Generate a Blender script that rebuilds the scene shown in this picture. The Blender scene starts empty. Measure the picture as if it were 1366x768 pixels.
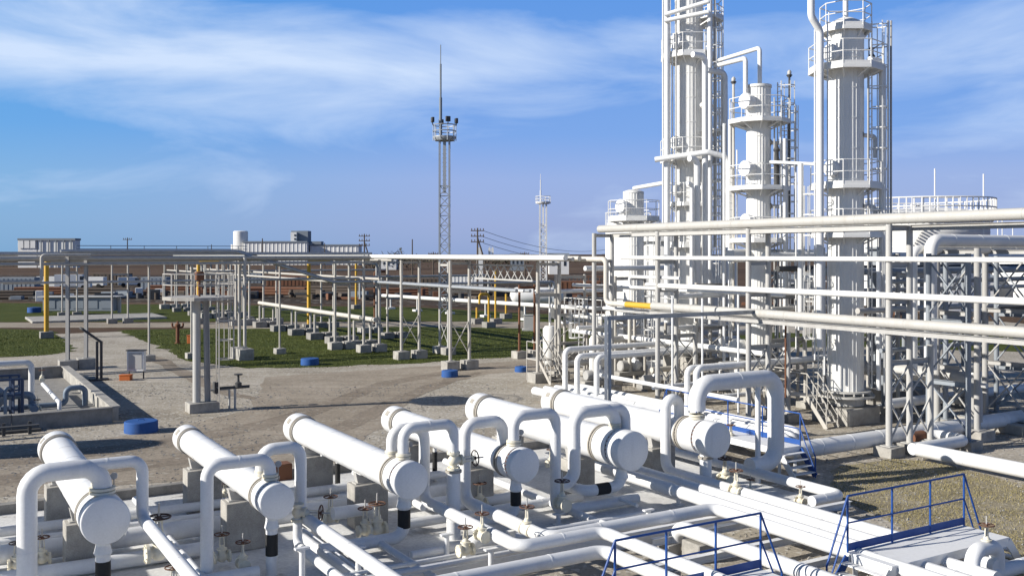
import bpy, math, random, re
from mathutils import Vector, Matrix, noise as mnoise
random.seed(7)
PI = math.pi
SC = bpy.context.scene
COL = SC.collection

# ------------------------------------------------------------------ camera and site frame
H, F, CX, HY = 7.0, 1300.0, 683.0, 338.0          # eye height, focal length, principal column, horizon row
TH = math.atan2(783.0, 1300.0)
WA = Vector((math.cos(TH), math.sin(TH), 0))       # site axis a (to the right, away)
UB = Vector((-math.sin(TH), math.cos(TH), 0))      # site axis b (to the left, away)
UP = Vector((0, 0, 1))

def A(a, b, z=0.0): return WA * a + UB * b + UP * z
def ab(p): return p.dot(WA), p.dot(UB)
def at(px, py, d): return Vector(((px - CX) / F * d, d, H - (py - HY) / F * d))
def pz(px, py, z=0.0): return at(px, py, (H - z) * F / (py - HY))
def pb(px, py, b):
    r = Vector(((px - CX) / F, 1, 0)); return at(px, py, b / r.dot(UB))
def gd(px, d, z=0.0): return Vector(((px - CX) / F * d, d, z))
def zat(d, py): return H - (py - HY) / F * d

def route(p, s):
    """Axis-aligned run through the site: ax/bx = go along a/b to that sight line, zy = up or down, = absolute, + - relative."""
    p = p.copy(); out = [p.copy()]
    for t in s.split():
        ax, op, v = t[0], t[1], t[2:]
        d = {'a': WA, 'b': UB, 'z': UP}[ax]
        if op in '+-=': v = float(t[1:] if op != '=' else v)
        else: v = float(v)
        if op in '+-': p = p + d * v
        elif op == '=':
            p = p + d * (v - p.dot(d))
        elif op == 'x':
            k = (v - CX) / F
            p = p + d * ((k * p.y - p.x) / (d.x - k * d.y))
        elif op == 'y':
            if ax == 'z': p = Vector((p.x, p.y, zat(p.y, v)))
            else: p = p + d * (((H - p.z) * F / (v - HY) - p.y) / d.y)
        out.append(p.copy())
    return out

# ------------------------------------------------------------------ mesh builder
def basis(d):
    d = d.normalized()
    x = d.cross(UP)
    if x.length < 1e-4: x = Vector((1, 0, 0))
    x.normalize(); y = x.cross(d).normalized()
    return x, y, d

class MB:
    def __init__(s): s.v = []; s.f = []
    def ring(s, c, x, y, r, n, ph=0.0):
        i = len(s.v)
        for k in range(n):
            t = ph + 2 * PI * k / n
            s.v.append(c + x * (math.cos(t) * r) + y * (math.sin(t) * r))
        return list(range(i, i + n))
    def join(s, r0, r1):
        n = len(r0)
        for k in range(n): s.f.append((r0[k], r0[(k + 1) % n], r1[(k + 1) % n], r1[k]))
    def lathe(s, o, d, prof, n=24, ph=0.0):
        x, y, d = basis(d); prev = None
        for (t, r) in prof:
            c = o + d * t
            if r <= 1e-6:
                s.v.append(c); cur = [len(s.v) - 1]
            else: cur = s.ring(c, x, y, r, n, ph)
            if prev is not None:
                if len(prev) == 1 and len(cur) > 1:
                    for k in range(n): s.f.append((prev[0], cur[(k + 1) % n], cur[k]))
                elif len(cur) == 1 and len(prev) > 1:
                    for k in range(n): s.f.append((prev[k], prev[(k + 1) % n], cur[0]))
                elif len(cur) > 1: s.join(prev, cur)
            prev = cur
        return s
    def cyl(s, p, q, r, n=12, r2=None):
        p = Vector(p); q = Vector(q); L = (q - p).length
        return s.lathe(p, q - p, [(0, 0), (0, r), (L, r if r2 is None else r2), (L, 0)], n)
    def tube(s, pts, r, n=None, bend=None, steps=6, bands=0.0):
        pts = [Vector(p) for p in pts]
        n = n or (20 if r > .12 else 14 if r > .07 else 8 if r > .03 else 6)
        bend = bend or r * 2.1
        path = [pts[0]]
        for i in range(1, len(pts) - 1):
            p, c, q = pts[i - 1], pts[i], pts[i + 1]
            d1 = (p - c); d2 = (q - c); l1, l2 = d1.length, d2.length
            if l1 < 1e-5 or l2 < 1e-5: continue
            d1 /= l1; d2 /= l2
            ang = math.acos(max(-1, min(1, d1.dot(d2))))
            if ang > PI - .02 or ang < .05: path.append(c); continue
            tl = min(bend / math.tan(ang / 2), l1 * .49 if i > 1 else l1 * .95, l2 * .49 if i < len(pts) - 2 else l2 * .95)
            R = tl * math.tan(ang / 2)
            bis = (d1 + d2).normalized(); cen = c + bis * (R / math.sin(ang / 2))
            v0 = (c + d1 * tl) - cen; v1 = (c + d2 * tl) - cen
            axis = v0.cross(v1).normalized(); tot = v0.angle(v1)
            for k in range(steps + 1):
                path.append(cen + Matrix.Rotation(tot * k / steps, 3, axis) @ v0)
        path.append(pts[-1])
        cl = [path[0]]
        for p in path[1:]:
            if (p - cl[-1]).length > 1e-4: cl.append(p)
        path = cl
        m = len(path)
        tang = []
        for i in range(m):
            t = (path[min(i + 1, m - 1)] - path[max(i - 1, 0)])
            tang.append(t.normalized())
        x, y, d = basis(tang[0]); prev = None
        for i in range(m):
            x = (x - tang[i] * x.dot(tang[i])).normalized(); y = tang[i].cross(x)
            rr = r
            if 0 < i < m - 1:
                rr = r
            cur = s.ring(path[i], x, y, rr, n)
            if prev is None: s.f.append(tuple(reversed(cur)))
            else: s.join(prev, cur)
            prev = cur
        s.f.append(tuple(prev))
        if bands:
            for i in range(m - 1):
                L = (path[i + 1] - path[i]).length
                if L < .7: continue
                d = (path[i + 1] - path[i]) / L
                k = max(1, int(L / bands))
                for j in range(k):
                    c = path[i] + d * (L * (j + .5) / k)
                    s.lathe(c - d * .018, d, [(0, r), (0, r * 1.018 + .002), (.036, r * 1.018 + .002), (.036, r)], n)
        return s
    def box(s, c, size, x=None, y=None, ch=0.0):
        """chamfered box, centre c, size along x, y, z"""
        x = Vector(x) if x is not None else Vector((1, 0, 0)); y = Vector(y) if y is not None else UP.cross(x)
        z = x.cross(y).normalized(); x = x.normalized(); y = y.normalized(); c = Vector(c)
        hx, hy, hz = size[0] / 2, size[1] / 2, size[2] / 2
        if ch <= 0:
            i = len(s.v)
            for dz in (-1, 1):
                for dx, dy in ((-1, -1), (1, -1), (1, 1), (-1, 1)):
                    s.v.append(c + x * (hx * dx) + y * (hy * dy) + z * (hz * dz))
            for q in ((3, 2, 1, 0), (4, 5, 6, 7), (0, 1, 5, 4), (1, 2, 6, 5), (2, 3, 7, 6), (3, 0, 4, 7)): s.f.append(tuple(i + k for k in q))
            return s
        ch = min(ch, hx * .9, hy * .9, hz * .9)
        idx = {}
        for sx in (-1, 1):
            for sy in (-1, 1):
                for sz in (-1, 1):
                    for ax in range(3):
                        o = [hx * sx, hy * sy, hz * sz]
                        for k in range(3):
                            if k != ax: o[k] -= ch * (sx, sy, sz)[k]
                        idx[(sx, sy, sz, ax)] = len(s.v)
                        s.v.append(c + x * o[0] + y * o[1] + z * o[2])
        def face(l): s.f.append(tuple(idx[k] for k in l))
        for ax in range(3):
            u, w = [(1, 2), (2, 0), (0, 1)][ax]
            for sg in (-1, 1):
                l = []
                for su, sw in ((-1, -1), (1, -1), (1, 1), (-1, 1)):
                    k = [0, 0, 0]; k[ax] = sg; k[u] = su; k[w] = sw
                    l.append((k[0], k[1], k[2], ax))
                face(l if sg > 0 else l[::-1])
        for ax in range(3):
            u, w = [(1, 2), (2, 0), (0, 1)][ax]
            for su in (-1, 1):
                for sw in (-1, 1):
                    def K(sg, f):
                        k = [0, 0, 0]; k[ax] = sg; k[u] = su; k[w] = sw
                        return (k[0], k[1], k[2], f)
                    l = [K(-1, u), K(1, u), K(1, w), K(-1, w)]
                    face(l if su * sw > 0 else l[::-1])
        for sx in (-1, 1):
            for sy in (-1, 1):
                for sz in (-1, 1):
                    l = [(sx, sy, sz, 0), (sx, sy, sz, 1), (sx, sy, sz, 2)]
                    face(l if sx * sy * sz > 0 else l[::-1])
        return s
    def bar(s, p, q, w, h=None, ch=0.0):
        """rectangular bar from p to q; w across, h in the upright sense"""
        p = Vector(p); q = Vector(q); x, y, d = basis(q - p)
        return s.box((p + q) / 2, ((q - p).length, w, h or w), d, x, ch)
    def channel(s, p, q, w, h, t=.012):
        """I-section beam"""
        p = Vector(p); q = Vector(q); x, y, d = basis(q - p)
        s.box((p + q) / 2, ((q - p).length, t, h - 2 * t), d, x)
        for k in (-1, 1): s.box((p + q) / 2 + y * (k * (h / 2 - t / 2)), ((q - p).length, w, t), d, x)
        return s
    def torus(s, c, d, R, r, n=24, m=6):
        x, y, d = basis(d); rows = []
        for i in range(n):
            t = 2 * PI * i / n; e = x * math.cos(t) + y * math.sin(t)
            rows.append(s.ring(c + e * R, e, d, r, m))
        for i in range(n): s.join(rows[i], rows[(i + 1) % n])
        return s
    def poly(s, pts, z):
        i = len(s.v)
        for p in pts: s.v.append(Vector((p[0], p[1], z)))
        s.f.append(tuple(range(i, i + len(pts)))); return s
    def prism(s, pts, d):
        """polygon pts (Vectors) pushed along d"""
        n = len(pts); i = len(s.v); d = Vector(d)
        for p in pts: s.v.append(Vector(p))
        for p in pts: s.v.append(Vector(p) + d)
        s.f.append(tuple(range(i + n - 1, i - 1, -1))); s.f.append(tuple(range(i + n, i + 2 * n)))
        for k in range(n): s.f.append((i + k, i + (k + 1) % n, i + n + (k + 1) % n, i + n + k))
        return s
    def base(s):
        lo = Vector((min(v.x for v in s.v), min(v.y for v in s.v), min(v.z for v in s.v)))
        hi = Vector((max(v.x for v in s.v), max(v.y for v in s.v), max(v.z for v in s.v)))
        return Vector(((lo.x + hi.x) / 2, (lo.y + hi.y) / 2, lo.z))
    def build(s, name, mat, parent=None, smooth=True, origin=None, fix=True):
        if parent is not None:
            o0 = Vector((0, 0, 0)); p = parent
            while p is not None: o0 = o0 + p.location; p = p.parent
            loc = Vector((0, 0, 0))
        else:
            o0 = s.base() if origin is None else Vector(origin); loc = o0
        me = bpy.data.meshes.new(name)
        me.from_pydata([tuple(v - o0) for v in s.v], [], s.f)
        if fix:
            import bmesh
            bm = bmesh.new(); bm.from_mesh(me); bmesh.ops.recalc_face_normals(bm, faces=bm.faces); bm.to_mesh(me); bm.free()
        if smooth:
            me.polygons.foreach_set('use_smooth', [True] * len(me.polygons)); me.set_sharp_from_angle(angle=math.radians(38))
        me.materials.append(mat)
        ob = bpy.data.objects.new(name, me); COL.objects.link(ob)
        ob.location = loc
        if parent is not None: ob.parent = parent
        return ob

def tag(o, label, cat, group=None, kind='thing'):
    o['label'] = label; o['category'] = cat; o['kind'] = kind
    if group: o['group'] = group
    return o
def thing(name, label, cat, loc, group=None):
    o = bpy.data.objects.new(name, None); COL.objects.link(o); o.location = Vector(loc); o.empty_display_size = .3
    return tag(o, label, cat, group)
def solo(name, mb, mat, label, cat, group=None, smooth=True):
    return tag(mb.build(name, mat, smooth=smooth), label, cat, group)
def struct(name, mb, mat, kind='structure', smooth=True):
    o = mb.build(name, mat, smooth=smooth); o['kind'] = kind; return o
def dup(root, loc, rz=0.0, label=None, scale=None, rot=None):
    r = root.copy(); COL.objects.link(r); r.location = Vector(loc); r.rotation_euler = rot or (0, 0, rz)
    if scale: r.scale = (scale,) * 3
    if label: r['label'] = label
    for ch in list(root.children):
        c = ch.copy(); COL.objects.link(c); c.parent = r
        for g in list(ch.children):
            d = g.copy(); COL.objects.link(d); d.parent = c
    return r

# ------------------------------------------------------------------ materials
def new_mat(name):
    m = bpy.data.materials.new(name); m.use_nodes = True
    nt = m.node_tree; return m, nt, nt.nodes['Principled BSDF']
def N(nt, t, **kw):
    n = nt.nodes.new(t)
    for k, v in kw.items(): setattr(n, k, v)
    return n
def ramp(nt, src, stops):
    r = N(nt, 'ShaderNodeValToRGB'); el = r.color_ramp.elements
    while len(el) < len(stops): el.new(.5)
    for e, (p, c) in zip(el, stops):
        e.position = p; e.color = (*c, 1) if len(c) == 3 else c
    nt.links.new(src, r.inputs[0]); return r.outputs[0]
def noise(nt, vec, scale, detail=4, rough=.55, dist=0):
    n = N(nt, 'ShaderNodeTexNoise'); n.inputs['Scale'].default_value = scale; n.inputs['Detail'].default_value = detail
    n.inputs['Roughness'].default_value = rough; n.inputs['Distortion'].default_value = dist
    nt.links.new(vec, n.inputs['Vector']); return n.outputs[0]
def mix(nt, f, a, b, blend='MIX'):
    m = N(nt, 'ShaderNodeMix', data_type='RGBA', blend_type=blend)
    for sock, val in ((m.inputs[0], f), (m.inputs[6], a), (m.inputs[7], b)):
        if isinstance(val, (int, float)): sock.default_value = val
        elif isinstance(val, tuple): sock.default_value = (*val, 1)
        else: nt.links.new(val, sock)
    return m.outputs[2]
def pos(nt, sc=None):
    g = N(nt, 'ShaderNodeNewGeometry')
    if sc is None: return g.outputs['Position']
    mp = N(nt, 'ShaderNodeMapping'); mp.inputs['Scale'].default_value = sc
    nt.links.new(g.outputs['Position'], mp.inputs['Vector']); return mp.outputs[0]
def bump(nt, bs, h, strength=.2, dist=.02):
    b = N(nt, 'ShaderNodeBump'); b.inputs['Strength'].default_value = strength; b.inputs['Distance'].default_value = dist
    nt.links.new(h, b.inputs['Height']); nt.links.new(b.outputs[0], bs.inputs['Normal'])
def paint(name, col, dirt=(.35, .32, .28), amt=.35, rough=.45, metal=0.0, scale=1.6, streak=True, bmp=.0, spec=.5):
    m, nt, bs = new_mat(name)
    n1 = noise(nt, pos(nt, (1, 1, .25) if streak else None), scale * 2.2, 6, .62)
    n2 = noise(nt, pos(nt), scale * .45, 3)
    f = ramp(nt, n1, [(.48, (0, 0, 0)), (.78, (amt, amt, amt))])
    f2 = ramp(nt, n2, [(.35, (.25, .25, .25)), (.7, (1, 1, 1))])
    ff = mix(nt, 1.0, f, f2, 'MULTIPLY')
    c = mix(nt, ff, col, dirt)
    fine = ramp(nt, noise(nt, pos(nt), scale * 14, 3), [(.3, (.93, .93, .93)), (.7, (1, 1, 1))])
    c = mix(nt, 1.0, c, fine, 'MULTIPLY')
    nt.links.new(c, bs.inputs['Base Color'])
    rr = ramp(nt, n1, [(.3, (rough,) * 3), (.8, (min(1, rough + .25),) * 3)])
    nt.links.new(rr, bs.inputs['Roughness']); bs.inputs['Metallic'].default_value = metal
    bs.inputs['Specular IOR Level'].default_value = spec
    if bmp: bump(nt, bs, noise(nt, pos(nt), scale * 5, 4), bmp, .02)
    return m
def concrete(name, col, dark, scale=2.0, rough=.9, amt=.8):
    m, nt, bs = new_mat(name)
    n1 = noise(nt, pos(nt), scale, 8, .65); n2 = noise(nt, pos(nt), scale * 22, 4, .6)
    n3 = noise(nt, pos(nt, (1, 1, .2)), scale * 3, 5, .6)
    c = mix(nt, ramp(nt, n1, [(.4, (0, 0, 0)), (.75, (amt,) * 3)]), col, dark)
    c = mix(nt, ramp(nt, n3, [(.55, (0, 0, 0)), (.8, (.45,) * 3)]), c, dark)
    c = mix(nt, 1.0, c, ramp(nt, n2, [(.3, (.82,) * 3), (.7, (1.08,) * 3)]), 'MULTIPLY')
    nt.links.new(c, bs.inputs['Base Color']); bs.inputs['Roughness'].default_value = rough
    bump(nt, bs, n2, .35, .01); return m
def ground_mat(name, cols, scale, grain, bmp=.5, speck=None, bdist=.04):
    m, nt, bs = new_mat(name)
    n1 = noise(nt, pos(nt), scale, 8, .62, .4); n2 = noise(nt, pos(nt), grain, 5, .7); n3 = noise(nt, pos(nt), scale * 7, 6, .7)
    c = ramp(nt, n1, [(.32, cols[0]), (.5, cols[1]), (.68, cols[2])])
    c = mix(nt, 1.0, c, ramp(nt, n3, [(.25, (.80,) * 3), (.75, (1.14,) * 3)]), 'MULTIPLY')
    tr = noise(nt, pos(nt, (.10, 1.3, 1)), 1.0, 4, .6)
    c = mix(nt, 1.0, c, ramp(nt, tr, [(.3, (.86,) * 3), (.7, (1.08,) * 3)]), 'MULTIPLY')
    c = mix(nt, 1.0, c, ramp(nt, n2, [(.28, (.70,) * 3), (.72, (1.25,) * 3)]), 'MULTIPLY')
    if speck:
        v = N(nt, 'ShaderNodeTexVoronoi'); v.inputs['Scale'].default_value = speck[0]; nt.links.new(pos(nt), v.inputs['Vector'])
        sep = N(nt, 'ShaderNodeSeparateColor'); nt.links.new(v.outputs['Color'], sep.inputs[0])
        c = mix(nt, ramp(nt, sep.outputs[0], [(speck[2], (0, 0, 0)), (speck[2] + .02, (1, 1, 1))]), c, speck[1])
    nt.links.new(c, bs.inputs['Base Color']); bs.inputs['Roughness'].default_value = .95; bs.inputs['Specular IOR Level'].default_value = .15
    bump(nt, bs, n2, bmp, bdist); return m

M = {}
M['white'] = paint('white_jacket', (.74, .74, .73), (.46, .43, .38), .42, .4)
M['white2'] = paint('white_cladding', (.74, .73, .70), (.55, .51, .45), .22, .5)
M['shell'] = paint('white_shell', (.74, .74, .73), (.50, .48, .44), .38, .36)
M['steelw'] = paint('pale_steel_paint', (.45, .44, .415), (.30, .25, .2), .5, .5)
M['grey'] = paint('grey_steel_paint', (.40, .39, .37), (.2, .17, .14), .5, .55)
M['rack'] = paint('weathered_rack_paint', (.46, .435, .39), (.24, .19, .15), .55, .55)
M['pipegrey'] = paint('grey_beige_pipe', (.47, .455, .42), (.3, .26, .21), .5, .5)
M['shade'] = paint('shade_toned_steel', (.26, .285, .31), (.12, .11, .1), .5, .5)  # dark bluish tone paints in the shade on the right-hand steelwork
M['galv'] = paint('galvanised_steel', (.42, .44, .46), (.22, .22, .22), .5, .42, .55)
M['beige'] = paint('beige_pipe_paint', (.56, .53, .47), (.36, .30, .23), .5, .5)
M['ivory'] = paint('ivory_valve_paint', (.74, .69, .55), (.42, .33, .22), .5, .5)
M['flange'] = paint('flange_grey', (.36, .33, .28), (.25, .2, .16), .6, .55)
M['rust'] = paint('rusty_wheel', (.13, .066, .042), (.09, .035, .02), .8, .8)
M['darkwheel'] = paint('dark_wheel', (.07, .045, .04), (.03, .02, .02), .8, .7)
M['black'] = paint('black_wrap', (.012, .012, .012), (.03, .03, .03), .5, .6)
M['blue'] = paint('blue_paint', (.009, .068, .28), (.02, .05, .16), .5, .4)
M['navy'] = paint('shade_toned_navy', (.035, .06, .12), (.06, .06, .06), .5, .5)  # dark blue paints in the basin's shade on the skid frame
M['bluelid'] = paint('blue_lid_paint', (.012, .085, .30), (.09, .11, .16), .7, .65)
M['yellow'] = paint('yellow_paint', (.62, .36, .03), (.3, .17, .04), .6, .5)
M['red'] = paint('red_paint', (.30, .035, .02), (.12, .03, .02), .6, .6)
M['orange'] = paint('orange_paint', (.48, .12, .02), (.25, .07, .02), .6, .6)
M['brown'] = paint('brown_rust', (.17, .075, .04), (.07, .04, .03), .7, .85)
M['dark'] = paint('dark_steel', (.06, .06, .06), (.03, .025, .02), .6, .6)
M['bluegrey'] = paint('blue_grey_and_shade_tone', (.17, .22, .28), (.1, .1, .12), .5, .45)  # handrail blue; on the basin pipework it paints in cool shade
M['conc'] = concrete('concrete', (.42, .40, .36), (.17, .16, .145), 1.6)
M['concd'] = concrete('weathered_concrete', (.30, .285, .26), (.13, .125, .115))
M['slab'] = concrete('pale_slab_concrete', (.74, .735, .71), (.48, .465, .44), .55, .85, .75)
M['deck'] = paint('white_deck_paint', (.78, .78, .77), (.45, .43, .4), .35, .5, 0, .8, False)
M['farwhite'] = paint('far_white_wall', (.76, .75, .72), (.4, .38, .35), .5, .8, 0, .05)
M['fargrey'] = paint('far_grey_wall', (.22, .25, .28), (.14, .15, .17), .5, .8, 0, .05)
M['glass'] = paint('dark_glass', (.03, .04, .05), (.02, .02, .02), .2, .12)
M['timber'] = paint('dark_timber', (.11, .085, .065), (.05, .04, .03), .7, .85)
M['rubber'] = paint('rubber', (.02, .02, .02), (.04, .035, .03), .6, .85)
M['gravel'] = ground_mat('pale_gravel', [(.33, .29, .23), (.41, .365, .295), (.48, .43, .36)], .22, 9, .8, (11, (.52, .49, .43), .88))
M['road'] = ground_mat('dirt_road', [(.285, .24, .185), (.34, .29, .228), (.39, .335, .268)], .16, 7, .5, (7, (.38, .34, .28), .95))
M['grass'] = ground_mat('lawn', [(.052, .066, .010), (.066, .082, .012), (.088, .098, .020)], .35, 14, .9, None, .06)
M['drygrass'] = ground_mat('dry_lawn', [(.26, .22, .14), (.33, .285, .195), (.40, .35, .26)], .5, 12, .9, (9, (.42, .38, .30), .95), .05)
M['field'] = ground_mat('dry_field', [(.070, .043, .026), (.105, .066, .040), (.14, .095, .06)], .018, .6, .6, None, .3)
M['track'] = ground_mat('wheel_track', [(.22, .182, .14), (.27, .226, .176), (.33, .28, .222)], .3, 7, .5, (7, (.36, .32, .26), .96))
M['soil'] = ground_mat('dark_yard_soil', [(.035, .026, .019), (.06, .044, .031), (.095, .07, .05)], .07, 1.2, .7, (1.2, (.22, .2, .17), .93), .2)
M['blade'] = paint('grass_blade', (.09, .11, .018), (.10, .09, .025), .8, .7)
M['dryblade'] = paint('dry_grass_blade', (.30, .255, .12), (.17, .17, .06), .8, .8)
M['stone'] = paint('stone_chips', (.40, .38, .34), (.22, .2, .18), .8, .9)
M['bush'] = paint('bare_bush', (.055, .05, .03), (.03, .03, .02), .8, .9)

# ------------------------------------------------------------------ ground sheets
def ragged(pts, amp, step=1.2, seed=0):
    out = []
    for i in range(len(pts)):
        p, q = Vector(pts[i]).to_2d(), Vector(pts[(i + 1) % len(pts)]).to_2d()
        L = (q - p).length; k = max(1, min(60, int(L / step)))
        nrm = Vector((-(q - p).y, (q - p).x)).normalized()
        for j in range(k):
            w = p.lerp(q, j / k)
            o = mnoise.noise(Vector((w.x * .6, w.y * .6, seed))) + .6 * mnoise.noise(Vector((w.x * 2.1, w.y * 2.1, seed + 5)))
            out.append(w + nrm * (o * amp))
    return out
def sheet(name, pix, z, mat, amp=.35, seed=0, step=.8):
    pts = [pz(x, y, 0) if isinstance(y, (int, float)) else A(x, y[0]) for x, y in pix]
    return struct(name, MB().poly(ragged(pts, amp, step, seed), z), mat, smooth=False)

g = MB()
g.poly([(-3500, -200), (3500, -200), (3500, 7000), (-3500, 7000)], 0)
struct('ground', g, M['field'], smooth=False)
sheet('gravel_yard', [(-500, (-30,)), (45, (-30,)), (75, (10,)), (95, (60,)), (60, (85,)), (30, (93,)), (0, (93,)), (-60, (93,))][1:] + [(-60, (20,)), (-40, (-30,))], .004, M['gravel'], .4, 1)
sheet('road', [(-250, 640), (-150, 603), (100, 592), (225, 572), (335, 545), (352, 503), (560, 489), (690, 481), (800, 475), (960, 468), (960, 478), (800, 486), (650, 499), (585, 512), (548, 532), (522, 562), (470, 592), (380, 617), (240, 642), (0, 662), (-250, 700)], .010, M['road'], .35, 2)
sheet('wheel_track', [(-60, 617), (200, 589), (340, 563), (425, 540), (500, 510), (620, 490.5), (760, 482), (760, 483.5), (625, 493), (515, 515), (440, 547), (350, 573), (205, 600), (-60, 630)], .013, M['track'], .22, 12)
sheet('wheel_track', [(-60, 640), (220, 611), (365, 588), (450, 566), (520, 532), (600, 503), (640, 496), (645, 497.5), (610, 507), (540, 537), (470, 573), (375, 597), (225, 622), (-60, 652)], .013, M['track'], .22, 14)
sheet('wheel_track', [(180, 466), (220, 478), (262, 500), (300, 520), (340, 530), (338, 533), (290, 525), (245, 505), (205, 483), (170, 468)], .013, M['track'], .2, 15)
sheet('path', [(-300, 437.5), (0, 437), (330, 437), (560, 434.5), (690, 437), (790, 437), (790, 431), (560, 429), (330, 430), (0, 430), (-300, 430)], .010, M['road'], .3, 3)
sheet('lawn', [(158, 441), (215, 464), (245, 481), (330, 491), (430, 490), (560, 484), (690, 475.5), (800, 469), (960, 463), (1150, 463), (1400, 470), (1400, 447), (1100, 445), (800, 438), (690, 438), (560, 435.5), (330, 438.5), (200, 439)], .014, M['grass'], .7, 4)
sheet('lawn', [(-300, 439), (0, 438.5), (66, 440), (84, 452), (100, 468), (60, 474), (0, 476), (-300, 482)], .014, M['grass'], .7, 5)
sheet('lawn', [(-300, 406), (0, 404), (300, 407), (560, 410), (700, 418), (900, 424), (900, 430), (790, 430), (560, 428.5), (330, 429), (0, 429.5), (-300, 429)], .014, M['grass'], .6, 6)
sheet('dry_lawn', [(1120, 622), (1190, 612), (1250, 618), (1366, 648), (1480, 690), (1480, 860), (1330, 790), (1240, 720), (1150, 680), (1105, 655)], .014, M['drygrass'], .7, 7)

_m = M['slab']; _nt = _m.node_tree; _bs = _nt.nodes['Principled BSDF']
_src = _bs.inputs['Base Color'].links[0].from_socket
_st = ramp(_nt, noise(_nt, pos(_nt), .55, 6, .68, .6), [(.60, (0, 0, 0)), (.70, (.7,) * 3)])
_nt.links.new(mix(_nt, _st, _src, (.16, .135, .10)), _bs.inputs['Base Color'])
slab = MB(); slab.box(A(7.2, 23.8, .03), (28.6, 10.4, .16), WA, UB, .015)
struct('slab', slab, M['slab'])
kb = MB()
kb.box(A(7.2, 29.13, .12), (28.6, .24, .50), WA, UB, .02)
struct('kerb', kb, M['concd'])
kb = MB()
kb.box(A(4.6, 18.5, .17), (26.0, .18, .36), WA, UB, .02)
struct('kerb', kb, M['deck'])

# loose stones, grass tufts : nobody could count them
def in_poly(x, y, P):
    c = False; j = len(P) - 1
    for i in range(len(P)):
        if (P[i][1] > y) != (P[j][1] > y) and x < (P[j][0] - P[i][0]) * (y - P[i][1]) / (P[j][1] - P[i][1]) + P[i][0]: c = not c
        j = i
    return c
st = MB()
R = random.Random(3)
for k in range(15000):
    Y = R.uniform(17, 52); X = R.uniform(-.62, .62) * Y
    a, b = X * WA.x + Y * WA.y, X * UB.x + Y * UB.y
    if -7.3 < a < 21.7 and 18.3 < b < 29.4: continue
    if mnoise.noise(Vector((X * .25, Y * .25, 3.3))) < -.05 and R.random() < .8: continue
    s_ = R.uniform(.018, .05) * (1 + .8 * (R.random() < .05))
    i = len(st.v)
    for dx, dy, dz in ((1, 0, 0), (-.3, .9, 0), (-.7, -.8, 0), (.1, .1, .75)):
        st.v.append(Vector((X + dx * s_ * R.uniform(.7, 1.3), Y + dy * s_ * R.uniform(.7, 1.3), .014 + dz * s_)))
    st.f += [(i, i + 1, i + 3), (i + 1, i + 2, i + 3), (i + 2, i, i + 3)]
o = st.build('gravel_stones', M['stone'], smooth=False); o['kind'] = 'stuff'
def blades(name, pix, n, h, w, mat, seed):
    P = [tuple(pz(x, y, 0).to_2d()) for x, y in pix]
    lo = (min(p[0] for p in P), min(p[1] for p in P)); hi = (max(p[0] for p in P), max(p[1] for p in P))
    R = random.Random(seed); m = MB(); k = 0
    while k < n:
        x, y = R.uniform(lo[0], hi[0]), R.uniform(lo[1], hi[1])
        if not in_poly(x, y, P): continue
        if mnoise.noise(Vector((x * .7, y * .7, seed))) + .5 * mnoise.noise(Vector((x * 2.6, y * 2.6, seed))) < R.uniform(-.9, .25): continue
        k += 1
        t = R.uniform(0, PI); s_ = R.uniform(.5, 1.3); i = len(m.v)
        dx, dy = math.cos(t) * w * s_, math.sin(t) * w * s_
        m.v += [Vector((x - dx, y - dy, .012)), Vector((x + dx, y + dy, .012)), Vector((x + R.uniform(-1, 1) * h * .6, y + R.uniform(-1, 1) * h * .6, .012 + h * s_))]
        m.f.append((i, i + 1, i + 2))
    o = m.build(name, mat, smooth=False, fix=False); o['kind'] = 'stuff'
blades('lawn_grass', [(158, 441), (215, 464), (245, 481), (330, 492), (430, 491), (560, 485), (690, 476.5), (800, 470), (960, 464), (960, 450), (690, 440), (330, 441)], 17000, .07, .03, M['blade'], 1)
blades('lawn_grass', [(-60, 441), (66, 441), (84, 452), (101, 468), (60, 475), (0, 477), (-60, 479)], 4000, .07, .03, M['blade'], 2)
blades('dry_grass', [(1120, 622), (1190, 612), (1250, 617), (1366, 647), (1420, 670), (1420, 800), (1330, 790), (1240, 720), (1150, 680), (1105, 655)], 15000, .05, .010, M['dryblade'], 3)

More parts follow.
